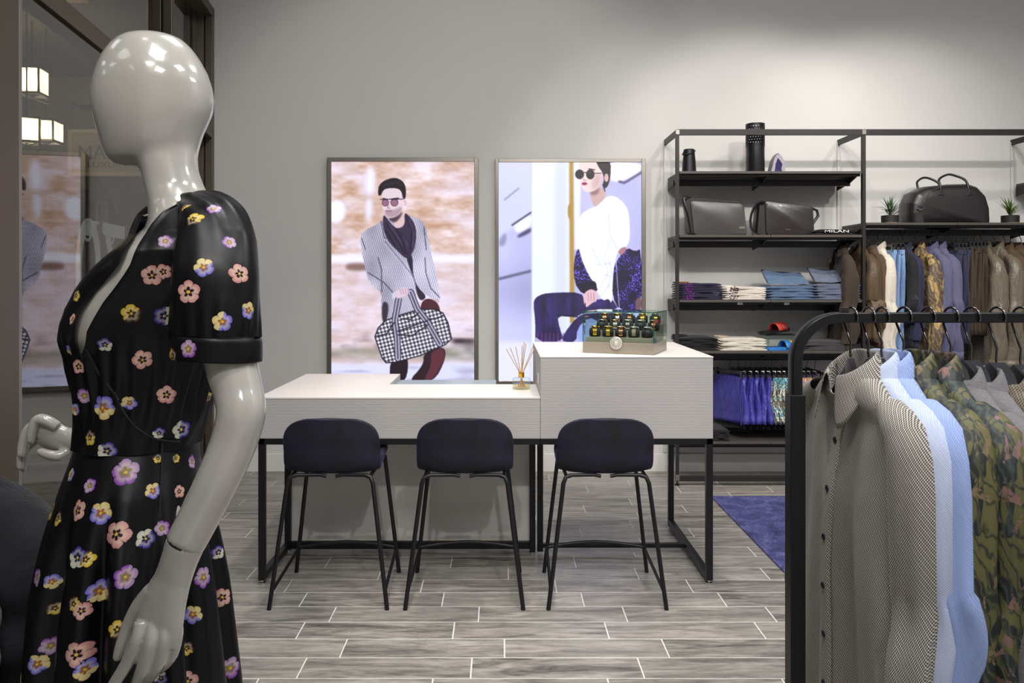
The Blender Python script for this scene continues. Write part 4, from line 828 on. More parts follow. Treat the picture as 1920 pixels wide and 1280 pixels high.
jeans_stack(1442, 1527, 536, 5, M['denim_a'], M['denim_a'], 'light blue stack beside the cream t-shirts', 5)
jeans_stack(1531, 1613, 532, 6, M['denim_b'], M['denim_b'], 'grey-blue stack at the right end of the jeans shelf', 6)
stack(1275, 1346, 633, ZS[3], 6, [M['tee_k']], 'folded_tshirt', 'black t-shirt', 'black stack behind the counter corner', 'folded shirt', collar=(M['tee_k'], 2, M['white']), seed=8)
stack(1352, 1438, 635, ZS[3], 5, [M['cream']], 'folded_tshirt', 'cream cotton shirt', 'white stack on the sandal shelf', 'folded shirt', collar=(pm('beige_rib', '#b5a48c', .9), 2, M['black']), seed=9)
stack(1512, 1602, 639, ZS[3], 4, [M['jean_g']], 'folded_jeans', 'charcoal jeans', 'grey stack behind the blue sandal', 'jeans', seed=10)
stack(1530, 1606, 430, ZS[1], 2, [M['tee_k']], 'folded_tshirt', 'black lettered t-shirt', 'pair beside the leather messenger bag', 'folded shirt', seed=11)
me = text_mesh('MILAN', .055, .001); o = obj('lettering', me, M['white'], bpy.data.objects['folded_tshirt'] if False else None); o.location = (at(1568, 0, 5.36).x, 5.366, ZS[1]+.022); o.rotation_euler = (PI/2, 0, 0)
LT = [q for q in bpy.data.objects if q.get('label', '').startswith('topmost black lettered t-shirt')][0]
o.parent = LT; o.location = (0, -.139, .004); o.scale = (1.05, .45, 1)
stack(1336, 1368, 806, ZS[4], 4, [M['tee_k']], 'folded_tshirt', 'black sweatshirt', 'low dark stack behind the counter leg', 'folded shirt', seed=12)
# ------------------------------------------------------------------ sandals and acrylic stand
ax = at(1463, 0, 5.45).x; t = thing('acrylic_riser', 'clear acrylic stand with a black top on the sandal shelf', 'stand', (ax, 5.45, ZS[3])); ah = at(0, 627, 5.45).z-ZS[3]
MB().box((-.105, -.04, ah-.006), (.115, .12, ah)).build('top_plate', M['black'], t, bevel=.001)
for sx in (-.085, .085): MB().box((sx-.0015, -.03, .0005), (sx+.0015, .11, ah-.006)).build('side_pane', M['glass_g'], t)
MB().box((-.085, .108, .0005), (.085, .111, ah-.006)).build('back_pane', M['glass_g'], t)
def slide(loc, sole, band1, band2, label, rz, tilt=0):
    t = thing('slide_sandal', label, 'sandal', loc, rz); t.rotation_euler = (0, tilt, rz)
    out = [(-.13, -.032), (-.09, -.038), (-.02, -.034), (.05, -.044), (.10, -.045), (.13, -.025), (.135, 0), (.13, .03), (.10, .044), (.04, .042), (-.02, .034), (-.09, .037), (-.13, .03), (-.14, 0)]
    m = MB(); m.loft([[(p[0]*s, p[1]*s, z) for p in rpoly(out)] for z, s in ((0, .98), (.006, 1), (.016, 1), (.02, .97))]); m.build('sole', sole, t, 40)
    for x0_, x1_, mt in ((-.005, .04, band1), (.04, .085, band2)):
        m = MB(); m.loft([[(x, .047*math.cos(a), .014+.05*math.sin(a)) for a in np.linspace(PI, 0, 13)] for x in np.linspace(x0_, x1_, 4)], closed=False, caps=False); m.build('strap', mt, t, 60, solid=.005)
blk = pm('black_rubber', '#141416', .35); red = pm('red_strap', '#b8382c', .5, var=.1); blu = pm('blue_rubber', '#2f78c0', .4); yel = pm('yellow_strap', '#d8b42c', .5); dkr = pm('dark_red_strap', '#7a2420', .5)
slide((at(1452, 0, 5.47).x, 5.47, ZS[3]+ah+.012), blk, red, dkr, 'black slide sandal with a red strap on the acrylic stand', .5, -.10)
slide((at(1468, 0, 5.44).x, 5.44, ZS[3]+.001), blu, blu, yel, 'blue slide sandal with a yellow and blue strap under the stand', .3)
slide((at(1500, 0, 5.46).x, 5.52, ZS[3]+.001), blu, blu, blu, 'plain blue slide sandal half hidden behind the garment rack', .1)
# ------------------------------------------------------------------ garments
def smooth01(t): t = max(0, min(1, t)); return t*t*(3-2*t)
def interp(tab, z):
    for (a, va), (b_, vb) in zip(tab[:-1], tab[1:]):
        if a >= z >= b_: f = (a-z)/(a-b_); return tuple(x+(y-x)*f for x, y in zip(va, vb))
    return tab[-1][1]
class Garment:
    "hanging top; local x along the shoulders, front faces -y, z=0 at the neck"
    def __init__(s, L=.76, sw=.215, seed=0, slope=.075, thick=.032, flare=.02, folds=.007, kf=7):
        s.L = L; r = random.Random(seed); s.ph = [r.uniform(0, 6.28) for _ in range(8)]; s.fold = folds; s.kf = kf; s.sw = sw; s.slope = slope
        s.tab = [(.0, (.056, .036)), (-.012, (.070, .037)), (-slope*.5, (sw*.62, thick*1.05)), (-slope, (sw*.97, thick*.55)), (-slope-.05, (sw, thick*.8)), (-.25, (sw-.005, thick*1.1)), (-.45, (sw-.005+flare*.4, thick*1.25)), (-L, (sw+flare, thick*1.35))]
    def surf(s, a, z):
        w_, t = interp(s.tab, z); c, q = math.cos(a), math.sin(a)
        x = w_*math.copysign(abs(c)**.8, c); y = t*math.copysign(abs(q)**.9, q)
        d = min(1, max(0, (-z-s.slope)/.30)); u = x/w_
        f = s.fold*d*(math.sin(s.kf*u+s.ph[0]+1.2*z)+.7*math.sin((s.kf*1.7)*u+s.ph[1]-2*z)+.5*math.sin(3*u+s.ph[2]+7*z))
        y += f*min(1, abs(q)*1.5)
        fr = max(0, -q)**3; z2 = z-fr*.055*max(0, 1+z/.06)                  # the neckline dips at the front
        return Vector((x, y+.006*math.sin(5*z+s.ph[3])*d, z2+(.012*math.sin(2*a+s.ph[4]) if z <= -s.L+.001 else 0)))
    def body(s, na=56, nz=26):
        zs = [0, -.006, -.012, -s.slope*.3, -s.slope*.5, -s.slope*.75, -s.slope*.9, -s.slope, -s.slope-.025]+[-s.slope-.05-(s.L-s.slope-.05)*(k/nz) for k in range(nz+1)]
        m = MB(); m.loft([[s.surf(2*PI*k/na, z) for k in range(na)] for z in zs], caps=False); return m
    def sleeve(s, sx, L=.60, r0=.062, r1=.045, n=22, flare=0, N=36):
        sw, sl = s.sw, s.slope; pts = []; rad = []
        key = [(sw*.70, -sl*.62, .018, .026), (sw-.030, -sl*.84, .028, .034), (sw-.004, -sl-.004, .034, .038), (sw+.010, -sl-.045, .037, .040), (sw+.014, -sl-.10, .038, r0), (sw+.016, -sl-.25, .036, r0*.95)]
        m_ = len(key)
        for k in range(1, n+1):
            f = k/n; key.append((sw+.016+.010*math.sin(f*PI)-.010*f+.005*math.sin(f*8+s.ph[5]), -sl-.25-(L-.25)*f, .036-.006*f+flare*f*.5, r0*.95+(r1-r0*.95)*f+flare*f)) if L > .27 else None
        P_ = [Vector((sx*k[0], .012*math.sin(i*.35+s.ph[6])*min(1, i/8), k[1])) for i, k in enumerate(key)]; rings = []
        for i, p in enumerate(P_):
            t_ = (P_[min(i+1, len(P_)-1)]-P_[max(i-1, 0)]).normalized(); y_ = Vector((0, 1, 0)); n_ = t_.cross(y_).normalized(); rx, ry = key[i][2], key[i][3]; ring = []
            for j in range(N):
                a = 2*PI*j/N; w_ = 1+min(1, max(0, i-3)/4)*(.16*math.sin(2*a+s.ph[3]+i*.13)+.12*math.sin(5*a+s.ph[1]-i*.17)+.05*math.sin(9*a+s.ph[2]+i*.2))
                ring.append(p+n_*rx*math.cos(a)*w_+y_*ry*math.sin(a)*(.5+.5*w_))
            rings.append(ring)
        m = MB(); m.loft(rings, caps=False); return m
    def collar(s, h=.034, pt=.075, spread=.42, lap=False):
        "stand plus turned-down leaf, open and dipping at the front"
        m = MB(); rows = [[], [], [], [], []]; n = 30; g = spread
        for i in range(n+1):
            a = -PI/2+g+(2*PI-2*g)*i/n; c, q = math.cos(a), math.sin(a); fr = smooth01((abs(i/n-.5)-.12)/.38)
            rows[0].append((.054*c, .045*q-.004*fr, -.012-.050*fr)); rows[1].append((.057*c, .048*q-.006*fr, h*.5-.048*fr)); rows[2].append((.060*c, .051*q-.008*fr, h-.045*fr))
            rows[3].append((.068*c, .057*q-.012*fr, h*.72-.048*fr)); rows[4].append((.080*c*(1+.10*fr)+.012*fr*math.copysign(1, c), .066*q-.016*fr, -.016-.045*fr-pt*fr**3))
        m.loft([[(p[0], p[1]*.74, p[2]) for p in r_] for r_ in rows], closed=False, caps=False); return m
def hanger_mesh_parts(t, sw, hookh, hm, twist=0.0, dome=False):
    m = MB(); w_ = sw-.02
    rings = []
    for k in range(13):
        u = -1+2*k/12; x = u*w_; z = -.022-.080*abs(u)**1.15; hh = .010+.022*max(0, 1-abs(u)*5)**1.5; th = .009*(1-.35*abs(u))
        if dome: hh = .010+.034*max(0, 1-(u*3.2)**2); th = .009+.016*max(0, 1-(u*3.0)**2)**.5
        rings.append([(x, -th, z), (x, -th*.6, z+hh), (x, th*.6, z+hh), (x, th, z), (x, 0, z-.006)])
    m.loft(rings); m.build('shoulder_bar', hm, t, 50, bevel=0)
    m = MB(); H = hookh; R = .020
    pts = [(0, 0, .012), (-.002, 0, H*.25), (.0, 0, H*.45), (-R*.55, 0, H*.68), (-R*.98, 0, H*.86)]+[(R*math.cos(a), 0, H+R*math.sin(a)) for a in np.linspace(PI, -.35, 12)]
    c_, s_ = math.cos(twist), math.sin(twist); m.tube([(p[0]*c_-p[1]*s_, p[0]*s_+p[1]*c_, p[2]) for p in pts], .0024, 8); m.build('hook', M['chrome_d'], t, 60)
M['chrome_d'] = pm('dark_chrome', '#6a6668', .2, 1.0); M['hang'] = pm('black_hanger', '#17151a', .28, coat=.3); M['hang_v'] = pm('velvet_hanger', '#14121c', .8, sheen=.3)
def hanger(loc, rz, label, sw, hookh, hm, cat='hanger', group=None, twist=0, dome=False):
    t = thing('clothes_hanger', label, cat, loc, rz, group); hanger_mesh_parts(t, sw, hookh, hm, twist, dome); return t
def top_garment(name, loc, rz, label, mat, cat, group, L=.76, sw=.215, seed=0, sl=.60, collar=True, placket=True, kind='shirt', slope=.085, sr=(.062, .045), res=(56, 26), inner=True, flare=0, btn='black', folds=.010, mat2=None):
    g = Garment(L, sw, seed, slope, folds=folds); t = thing(name, label, cat, loc, rz, group)
    g.body(*res).build('body', mat, t, 180, solid=.002)
    for sx in (-1, 1):
        s = g.sleeve(sx, sl, sr[0], sr[1], flare=flare).build('sleeve', mat2 or mat, t, 180)
        if kind == 'shirt' and sl > .4:
            m = MB(); e = g.sleeve(sx, sl, sr[0], sr[1]).v[-36:]; cx = sum(p[0] for p in e)/36; cy = sum(p[1] for p in e)/36; m.loft([[(cx+(p[0]-cx)*k, cy+(p[1]-cy)*k, p[2]+dz) for p in e] for dz, k in ((.004, 1.04), (-.055, 1.0))], caps=False); m.build('cuff', mat, s, 60, solid=.002)
    if collar:
        c = g.collar(*((.034, .062, .40) if kind == 'shirt' else (.026, .03, .7))).build('collar', mat, t, 180, solid=.0025, sub=1)
    if placket:
        m = MB(); zs = [-.06-(L-.08)*k/22 for k in range(23)]; L_, R_ = [], []; rings = []
        for z in zs:
            p = g.surf(-PI/2, z); rings.append([(-.016, p.y-.0035, z), (.016, p.y-.0035, z), (.016, p.y+.004, z), (-.016, p.y+.004, z)])
        m.loft(rings); pk = m.build('placket', mat, t, 60)
        for k in range(7):
            z = -.145-.095*k
            if z < -L+.04: break
            p = g.surf(-PI/2, z); m = MB(); m.lathe([(.0062, 0), (.0062, .002), (.004, .0026), (.0035, .0016), (.0005, .0016)], 14); b_ = m.build('button', M[btn], t, 40); b_.location = (0, p.y-.0045, z); b_.rotation_euler = (PI/2, 0, 0)
    return t
# ------------------------------------------------------------------ near garment rack
RY, RZ = 1.55, 1.321
rk = thing('garment_rack', 'black tubular garment rack with rounded corner in the right foreground', 'rack', ((1491-CX)*RY/F, RY, 0))
RX0 = (1491-CX)*RY/F; RX1 = 1.72; rr = .085
m = MB(); pts = [(0, 0, .70)]+[(0, 0, RZ-rr)]+[(rr-rr*math.cos(a), 0, RZ-rr+rr*math.sin(a)) for a in np.linspace(.12, PI/2, 12)]+[(RX1-RX0-rr, 0, RZ)]+[(RX1-RX0-rr+rr*math.sin(a), 0, RZ-rr+rr*math.cos(a)) for a in np.linspace(.12, PI/2, 10)]+[(RX1-RX0, 0, .70)]
def sqtube(m, pts, h, w_):
    rings = []
    for i, p in enumerate(pts):
        p = Vector(p); t_ = (Vector(pts[min(i+1, len(pts)-1)])-Vector(pts[max(i-1, 0)])).normalized(); n_ = Vector((t_.z, 0, -t_.x)); y_ = Vector((0, 1, 0)); q = .82
        rings.append([p+n_*h*a+y_*w_*b_ for a, b_ in ((-1, -q), (-q, -1), (q, -1), (1, -q), (1, q), (q, 1), (-q, 1), (-1, q))])
    m.loft(rings)
sqtube(m, pts, .0098, .015); m.build('rail', M['black'], rk, 40)
for x in (0, RX1-RX0):
    z1 = at(0, 738, RY).z; p = MB().box((x-.0145, -.017, .05), (x+.0145, .017, z1)).build('post', M['black'], rk, bevel=.002)
    MB().box((x-.02, -.25, .02), (x+.02, .25, .05)).build('foot_bar', M['black'], rk, bevel=.003)
    for yy in (-.23, .23): m = MB(); m.lathe([(.02, 0), (.024, .004), (.024, .016), (.02, .02)], 16, (x, yy, 0)); m.build('caster', M['black'], rk, 40)
MB().box((0, -.012, .06), (RX1-RX0, .012, .085)).build('lower_bar', M['black'], rk, bevel=.002)
MB().box(((1583-1491)*RY/F-.006, -.008, RZ+.0098), ((1583-1491)*RY/F+.006, .008, RZ+.020)).build('rail_stop', M['shelf'], rk, bevel=.001)
hx = [.684, .719, .745, .788, .835, .880, .920, .970, 1.017, 1.065, 1.115, 1.165]
specs = [('dress_shirt', 'black and white figured dress shirt at the front of the near rack', M['shirt_bw'], 'shirt', 'shirt', {}),
         ('dress_shirt', 'pale blue dotted shirt directly behind the figured shirt', M['shirt_b1'], 'shirt', 'shirt', {}),
         ('dress_shirt', 'sky blue shirt between the pale shirt and the botanical prints', M['shirt_b2'], 'shirt', 'shirt', {}),
         ('printed_shirt', 'dark olive botanical print shirt nearer the blue shirts', M['trop_d'], 'shirt', 'shirt', {}),
         ('printed_shirt', 'botanical print shirt with pink flowers next to the grey jacket', M['trop_p'], 'shirt', 'shirt', {}),
         ('wool_jacket', 'grey wool jacket beside the pink botanical shirt', M['wool'], 'jacket', 'jacket', {}),
         ('wool_jacket', 'second grey wool jacket between its twin and the brown check', M['wool'], 'jacket', 'jacket', {}),
         ('wool_jacket', 'brown checked wool jacket at the right edge of the photo', M['tweed'], 'jacket', 'jacket', {}),
         ('wool_jacket', 'charcoal jacket last on the near rack at the right', M['grey_d'], 'jacket', 'jacket', {})]
NZ = at(0, 662, RY).z-.024                              # neck height
for i, (nm, lab, mt, cat, kd, kw) in enumerate(specs):
    x = hx[i]; jk = kd == 'jacket'; z = NZ-(.004 if jk else 0)-(.0 if i < 4 else .004*(i-3))
    hanger((x, RY, z+.004), -PI/2, 'black hanger holding the '+lab.split(' at ')[0].split(' directly')[0].split(' between')[0].split(' beside')[0].split(' nearer')[0].split(' next')[0].split(' last')[0], .20 if not jk else .21, RZ-z-.004, M['hang'] if i < 5 else M['hang_v'], group='hangers on the near rack', twist=random.uniform(.12, .3), dome=i > 4)
    top_garment(nm, (x+.004, RY, z-(.010 if jk else 0)), -PI/2+random.uniform(-.02, .02), lab, mt, cat, 'clothes on the near rack', L=.80, sw=.212 if not jk else .222, seed=i+20, sl=.60, kind=kd, placket=not jk, slope=.092, sr=(.042, .037) if not jk else (.047, .042), res=(96, 36), folds=.012)
# ------------------------------------------------------------------ clothes on the far wall rail
RYF, RZF = SF+.20, 1.722
def far_top(px, nm, lab, mt, cat, L=.70, sw=.20, sl=.55, kind='shirt', sr=(.05, .04), flare=0, seed=0, rz=-PI/2, dz=0, Y=RYF, placket=False, collar=True):
    x = at(px, 0, Y-.16).x; z = RZF-.085+dz; rz += random.Random(seed).uniform(-.12, .12); sr = (sr[0]*.85, sr[1]*.85)
    hanger((x, Y, z+.004), rz, 'black hanger holding the '+lab.split(' between')[0].split(' beside')[0].split(' right of')[0].split(' just')[0].split(' nearest')[0].split(' next')[0]+(' nearest the right edge' if 'nearest' in lab else ' beside the gold print' if 'slate' in lab and 'gold' in lab else ' by the trousers' if 'slate' in lab or 'satin' in lab else ''), sw-.015, RZF-z-.004, M['hang'], group='hangers on the far rail', twist=.3)
    return top_garment(nm, (x, Y, z), rz, lab, mt, cat, 'clothes on the far rail', L=L, sw=sw, seed=seed, sl=sl, kind=kind, sr=sr, flare=flare, res=(44, 14), placket=placket, collar=collar, folds=.010, slope=.125)
def trousers(px, lab, mt, cat, zt, zb, seed=0, Y=RYF, zr=RZF, w_=.19, th=.014, name='hanging_trousers', rz=-PI/2, group='trousers on the far rail', wb=.20, hem=0, legs=True):
    x = at(px, 0, Y-.16).x; t = thing(name, lab, cat, (x, Y, zt), rz, group); r = random.Random(seed); ph = r.uniform(0, 6)
    H = zt-zb; rings = []
    for k in range(13):
        f = k/12; ww = w_+(wb-w_)*f; ring = []
        for j in range(28):
            a = 2*PI*j/28; c, q = math.cos(a), math.sin(a); fo = .006*f*math.sin(5*a+ph+f*2)+.004*math.sin(9*a+ph*2+5*f)
            ring.append((ww*math.copysign(abs(c)**.7, c)+fo, (th*(1+.6*f)+abs(fo))*math.copysign(abs(q)**.8, q)+.006*math.sin(f*7+ph), -H*f+hem*c*f))
        rings.append(ring)
    m = MB(); m.loft(rings); m.build('fabric', mt, t, 180)
    m = MB(); m.loft([[(p[0]*1.02, p[1]*1.15, z) for p in rings[0]] for z in (.001, -.03)]); m.build('waistband', mt, t, 60)
    h = thing('clip_hanger', 'clip hanger on the '+lab.replace(' from the left end', '').replace(' at the open left end of the lower rail', ' turned outwards').replace(' pair of', ''), 'hanger', (x, Y, zt+.02), rz, 'clip hangers on '+group.split(' on ')[1]); hh = zr+.012-zt-.02
    m = MB(); m.box((-w_-.01, -.006, .0), (w_+.01, .006, .022)); m.build('bar', M['hang'], h, bevel=.002)
    for sx in (-1, 1): MB().box((sx*w_*.82-.011, -.012, -.032), (sx*w_*.82+.011, .012, .026)).build('clip', M['chrome_d'], h, bevel=.002)
    m = MB(); R = .018; m.tube([(0, 0, .02), (0, 0, hh*.5), (0, .006, hh*.7)]+[(0, -.004+R*math.cos(a), hh-R*.6+R*math.sin(a)) for a in np.linspace(-.2, PI, 8)], .0022, 6); m.build('hook', M['chrome_d'], h, 60)
    return t
far_top(1597, 'dark_jacket', 'near-black jacket hanging behind the shelving post', M['brown2'], 'jacket', L=.74, sw=.185, seed=40, rz=-PI/2-.15, kind='jacket', sr=(.07, .055))
far_top(1628, 'suede_top', 'brown suede top with a wide flared sleeve', M['suede'], 'top', L=.66, sw=.19, sl=.36, seed=41, rz=-PI/2+.15, sr=(.065, .075), flare=.025, kind='top', collar=False)
far_top(1650, 'brown_top', 'dull brown top between the suede and white shirts', M['brown'], 'top', L=.70, sw=.19, sl=.5, seed=42, kind='top', collar=False)
far_top(1668, 'white_shirt', 'off-white shirt beside the light jeans on the far rail', M['offwhite'], 'shirt', L=.76, sw=.205, sl=.58, seed=43, sr=(.055, .05))
for k, px in enumerate((1678, 1686, 1694)): trousers(px, ['first', 'second', 'third'][k]+' pair of light blue jeans right of the white shirt', M['denim_l'], 'jeans', 1.60, .93-.04*k, 50+k, group='jeans on the far rail', w_=.17, wb=.165)
far_top(1707, 'black_jacket', 'black short-sleeved top between jeans and the gold print', M['blackc'], 'top', L=.72, sw=.20, sl=.40, seed=44, kind='top', sr=(.06, .058), collar=False)
far_top(1716, 'navy_jacket', 'navy jacket just behind the black top', M['navy'], 'jacket', L=.72, sw=.20, sl=.52, seed=45, kind='jacket')
far_top(1741, 'printed_jacket', 'gold leaf print jacket on the far rail', M['trop_l'], 'jacket', L=.78, sw=.20, sl=.66, seed=46, kind='jacket', sr=(.068, .055))
far_top(1768, 'slate_shirt', 'slate blue shirt beside the gold print jacket', M['slate'], 'shirt', L=.80, sw=.20, sl=.60, seed=47)
far_top(1783, 'slate_shirt', 'slate blue shirt next to the navy trousers', M['slate'], 'shirt', L=.80, sw=.20, sl=.60, seed=48)
for k, px in enumerate((1797, 1804, 1811, 1818)): trousers(px, ['first', 'second', 'third', 'fourth'][k]+' pair of navy trousers right of the slate shirts', M['navyp'], 'trousers', 1.60, .96, 60+k, group='navy trousers on the far rail', w_=.16, wb=.15)
for k, px in enumerate((1825, 1832, 1839, 1846, 1852)): trousers(px, ['first', 'second', 'third', 'fourth', 'fifth'][k]+' pair of brown trousers right of the navy ones', M['brownp'], 'trousers', 1.61, 1.02, 70+k, group='brown trousers on the far rail', w_=.16, wb=.15)
far_top(1868, 'satin_shirt', 'taupe satin shirt right of the brown trousers', M['satin'], 'shirt', L=.86, sw=.205, sl=.66, seed=49, sr=(.064, .06))
far_top(1893, 'satin_shirt', 'taupe satin shirt nearest the right edge of the photo', M['satin'], 'shirt', L=.86, sw=.21, sl=.66, seed=50, sr=(.066, .062))
for k, px in enumerate((1912, 1928, 1944)): far_top(px, 'knit_jacket', ['first', 'second', 'third'][k]+' dark brown jacket right of the satin shirts', M['brown'], 'jacket', L=.70, sw=.20, sl=.55, seed=51+k, kind='jacket')
# swim shorts on the lower rail
def shorts(px, lab, mt, seed, rz=-PI/2, dz=0):
    t = trousers(px, lab, mt, 'shorts', at(0, 709, 5.4).z+dz, at(0, 797, 5.4).z+dz, seed, RYF, .842, .155, .018, 'swim_shorts', rz, 'swim shorts on the lower rail', wb=.20, hem=.012)
    H = at(0, 709, 5.4).z-at(0, 797, 5.4).z
    m = MB(); m.loft([[(.17*c_*.9, .02*s_, z) for c_, s_ in [(math.cos(2*PI*j/16), math.sin(2*PI*j/16)) for j in range(16)]] for z in (-H+.01, -H-.03)]); m.build('liner', M['blackfab'], t, 60)
    m = MB(); m.tube([(.15, -.02, -.02), (.16, -.03, -H*.5), (.175, -.032, -H)], .003, 6); m.build('side_seam', mt, t, 60)
shorts(1380, 'plain blue swim shorts at the open left end of the lower rail', M['shorts_b'], 80, -PI/2+.45)
for k, px in enumerate((1397, 1409, 1421, 1432, 1443)): shorts(px, ['second', 'third', 'fourth', 'fifth', 'sixth'][k]+' pair of blue swim shorts from the left end', M['shorts_b'], 81+k)
for k, px in enumerate((1454, 1463, 1472, 1482)): shorts(px, ['first', 'second', 'third', 'fourth'][k]+' pair of tropical print shorts right of the blue ones', M['shorts_p'], 90+k)
for k, px in enumerate((1500, 1509, 1518, 1530, 1545)): shorts(px, ['first', 'second', 'third', 'fourth', 'fifth'][k]+' pair of blue and orange shorts behind the rack post', M['shorts_o'], 95+k)
# ------------------------------------------------------------------ mannequin in the left foreground
MY = 1.50
q20 = math.radians(22); FW = Vector((-math.cos(q20), -math.sin(q20), 0)); LF = Vector((-FW.y, FW.x, 0))*1.0     # facing / her left (towards the lens)
LF = Vector((math.sin(q20), -math.cos(q20), 0))
base = at(265, 0, MY); mq = thing('mannequin', 'glossy white egg-headed female mannequin wearing the pansy dress', 'mannequin', (base.x, MY, 0)); mo = Vector((base.x, MY, 0))
def zpx(py, Y=MY): return CH+(CY-py)*Y/F
def xpx(px, Y=MY): return (px-CX)*Y/F
# torso table: height(px row) -> left px, right px (silhouette of the dressed torso), half width across the shoulders
TT = [(432, 262, 420, .115), (450, 238, 432, .150), (475, 208, 440, .170), (510, 172, 440, .172), (545, 142, 436, .166), (575, 122, 432, .160), (600, 115, 428, .156), (630, 115, 424, .150), (665, 124, 416, .140), (700, 133, 408, .132), (740, 140, 398, .124), (785, 142, 386, .119), (825, 140, 374, .118), (860, 128, 374, .126)]
def tri(py, col): return float(np.interp(py, [r[0] for r in TT], [r[col] for r in TT]))
def prj(p): return CX+p.x*F/p.y
def fit(L, R, hw, z, fw=FW, lf=LF, ec=.92, es=.85):
    "centre and depth of a ring whose outline, seen from the lens, spans columns L..R"
    cx = (xpx(L)+xpx(R))/2; d = max(.02, (xpx(R)-xpx(L))/2)
    A = np.linspace(0, 2*PI, 49)[:-1]; ca = np.sign(np.cos(A))*np.abs(np.cos(A))**ec; sa = np.sign(np.sin(A))*np.abs(np.sin(A))**es
    for _ in range(14):
        X = cx+fw.x*d*ca+lf.x*hw*sa; Y = MY+fw.y*d*ca+lf.y*hw*sa; px = CX+X*F/Y; l, r = px.min(), px.max()
        cx += ((L+R)/2-(l+r)/2)*MY/F*.8; d = max(.01, d+((R-L)-(r-l))/2*MY/F*.8)
    return cx, d
def ring(py, n, inset=0.0, tab=None):
    L, R, hw = (tri(py, 1), tri(py, 2), tri(py, 3)) if tab is None else tab
    z = zpx(py); cx, d = fit(L, R, hw, z); hw -= inset; d -= inset
    out = []
    for k in range(n):
        a = 2*PI*k/n; c, s = math.cos(a), math.sin(a)                 # a=0 front, a=90deg her left
        bust = 1.0
        if 540 < py < 690 and c > 0: bust = 1-.055*max(0, 1-abs(math.sin(a))*3.2)*math.sin((py-540)/150*PI)
        out.append(Vector((cx, MY, z))+FW*(d*math.copysign(abs(c)**.92, c)*bust)+LF*(hw*math.copysign(abs(s)**.85, s)))
    return out
mb = MB()
# head: closed loft between measured front and back outlines
HD = [(59, 262, 300), (62, 240, 325), (70, 221, 345), (85, 203, 362), (105, 188, 377), (130, 177, 390), (155, 170, 398), (180, 167, 402), (205, 170, 399), (225, 175, 391), (245, 181, 382), (265, 187, 376), (282, 193, 372), (296, 200, 362), (305, 210, 340), (310, 225, 310)]
def hring(py, l, r, n=32):
    f = (py-59)/251; hw = .078*(1-abs((f-.42)/.66)**2.4)**.55 if f < .97 else .028; hw = max(hw, .012)
    if py < 150: hw = min(hw, .080*(r-l)/228)
    qh = math.radians(12); fw = Vector((-math.cos(qh), -math.sin(qh), 0)); lf = Vector((math.sin(qh), -math.cos(qh), 0)); cc = []
    cx, d = fit(l, r, hw, 0, fw, lf, 1, 1)
    for k in range(n):
        a = 2*PI*k/n; c, s = math.cos(a), math.sin(a); nar = 1-.22*max(0, c)*f
        ze = zpx(py, float(np.interp(py, [59, 110, 260], [1.492, 1.48, 1.49]))); cc.append(Vector((cx, MY, ze))+fw*d*c*1.01+lf*hw*s*nar)
    return cc
mb.loft([hring(*r) for r in HD])
# neck
NK = [(255, 235, 374, .046), (290, 250, 371, .047), (320, 262, 373, .049), (350, 268, 384, .051), (380, 275, 402, .060), (405, 278, 415, .078), (430, 270, 425, .105), (450, 250, 432, .135)]
mb.loft([ring(py, 28, 0, (l, r, h)) for py, l, r, h in NK])
mb.loft([ring(py, 36, .002 if py < 640 else .010) for py in (436, 450, 475, 510, 545, 575, 600, 630, 665, 700, 740, 785, 825)]+[ring(py, 36, .01, (l, r, h)) for py, l, r, h in ((880, 135, 380, .14), (960, 140, 390, .165), (1050, 150, 385, .165), (1110, 165, 375, .15))])
for sx in (-1, 1):
    hp = Vector((xpx(268), MY, 0))+LF*sx*.085; mb.tube([hp+Vector((0, 0, z)) for z in (.86, .70, .50, .44, .30, .12, .07)], [.085, .078, .055, .05, .052, .034, .036], 16)
    mb.tube([hp+Vector((0, 0, .06))-FW*.03, hp+Vector((0, 0, .05))+FW*.05, hp+Vector((0, 0, .035))+FW*.14, hp+Vector((0, 0, .03))+FW*.18], [(.034, .034), (.036, .036), (.034, .026), (.016, .014)], 12)
# shoulder caps
for sx, sc in ((-1, 1),):
    c0 = Vector((xpx(345), MY, zpx(470)))+LF*sx*.145; mb.tube([c0-LF*sx*.06+Vector((0, 0, .012)), c0, c0+LF*sx*.035-Vector((0, 0, .05))], [.03, .034, .03], 14)
me = remesh(mb, .006, 8); me.transform(Matrix.Translation(-mo)); obj('body', me, M['glossy'], mq, 180)
# near arm and hand
def PA(px, py, Y): return at(px, py, Y)
def limb(name, pts, rs, par, vox=.004, sm=8, extra=None):
    m = MB(); m.tube(pts, rs, 20)
    if extra: extra(m)
    me = remesh(m, vox, sm); me.transform(Matrix.Translation(-mo)); return obj(name, me, M['glossy'], par, 180)
def splr(rs, n=6):
    return [float(v) for v in np.interp(np.arange((len(rs)-1)*n+1)/n, range(len(rs)), rs)]
arm_p = [(418, 470, 1.312), (424, 560, 1.298), (431, 665, 1.285), (447, 735, 1.272), (452, 775, 1.262), (438, 830, 1.258), (408, 900, 1.25), (378, 960, 1.245), (346, 1021, 1.239)]
arm_r = [.040, .041, .0425, .039, .0385, .0365, .0345, .0325, .031]
arm = limb('arm', spl([PA(*p) for p in arm_p]), splr(arm_r), mq, .004, 6)
def fing(m, pts, rs): m.tube(spl(pts, 4), splr(rs, 4), 12); e = Vector(pts[-1]); m.lathe([(.001, -rs[-1]*.9), (rs[-1]*.7, -rs[-1]*.6), (rs[-1], 0), (rs[-1]*.7, rs[-1]*.6), (.001, rs[-1]*.9)], 10, e)
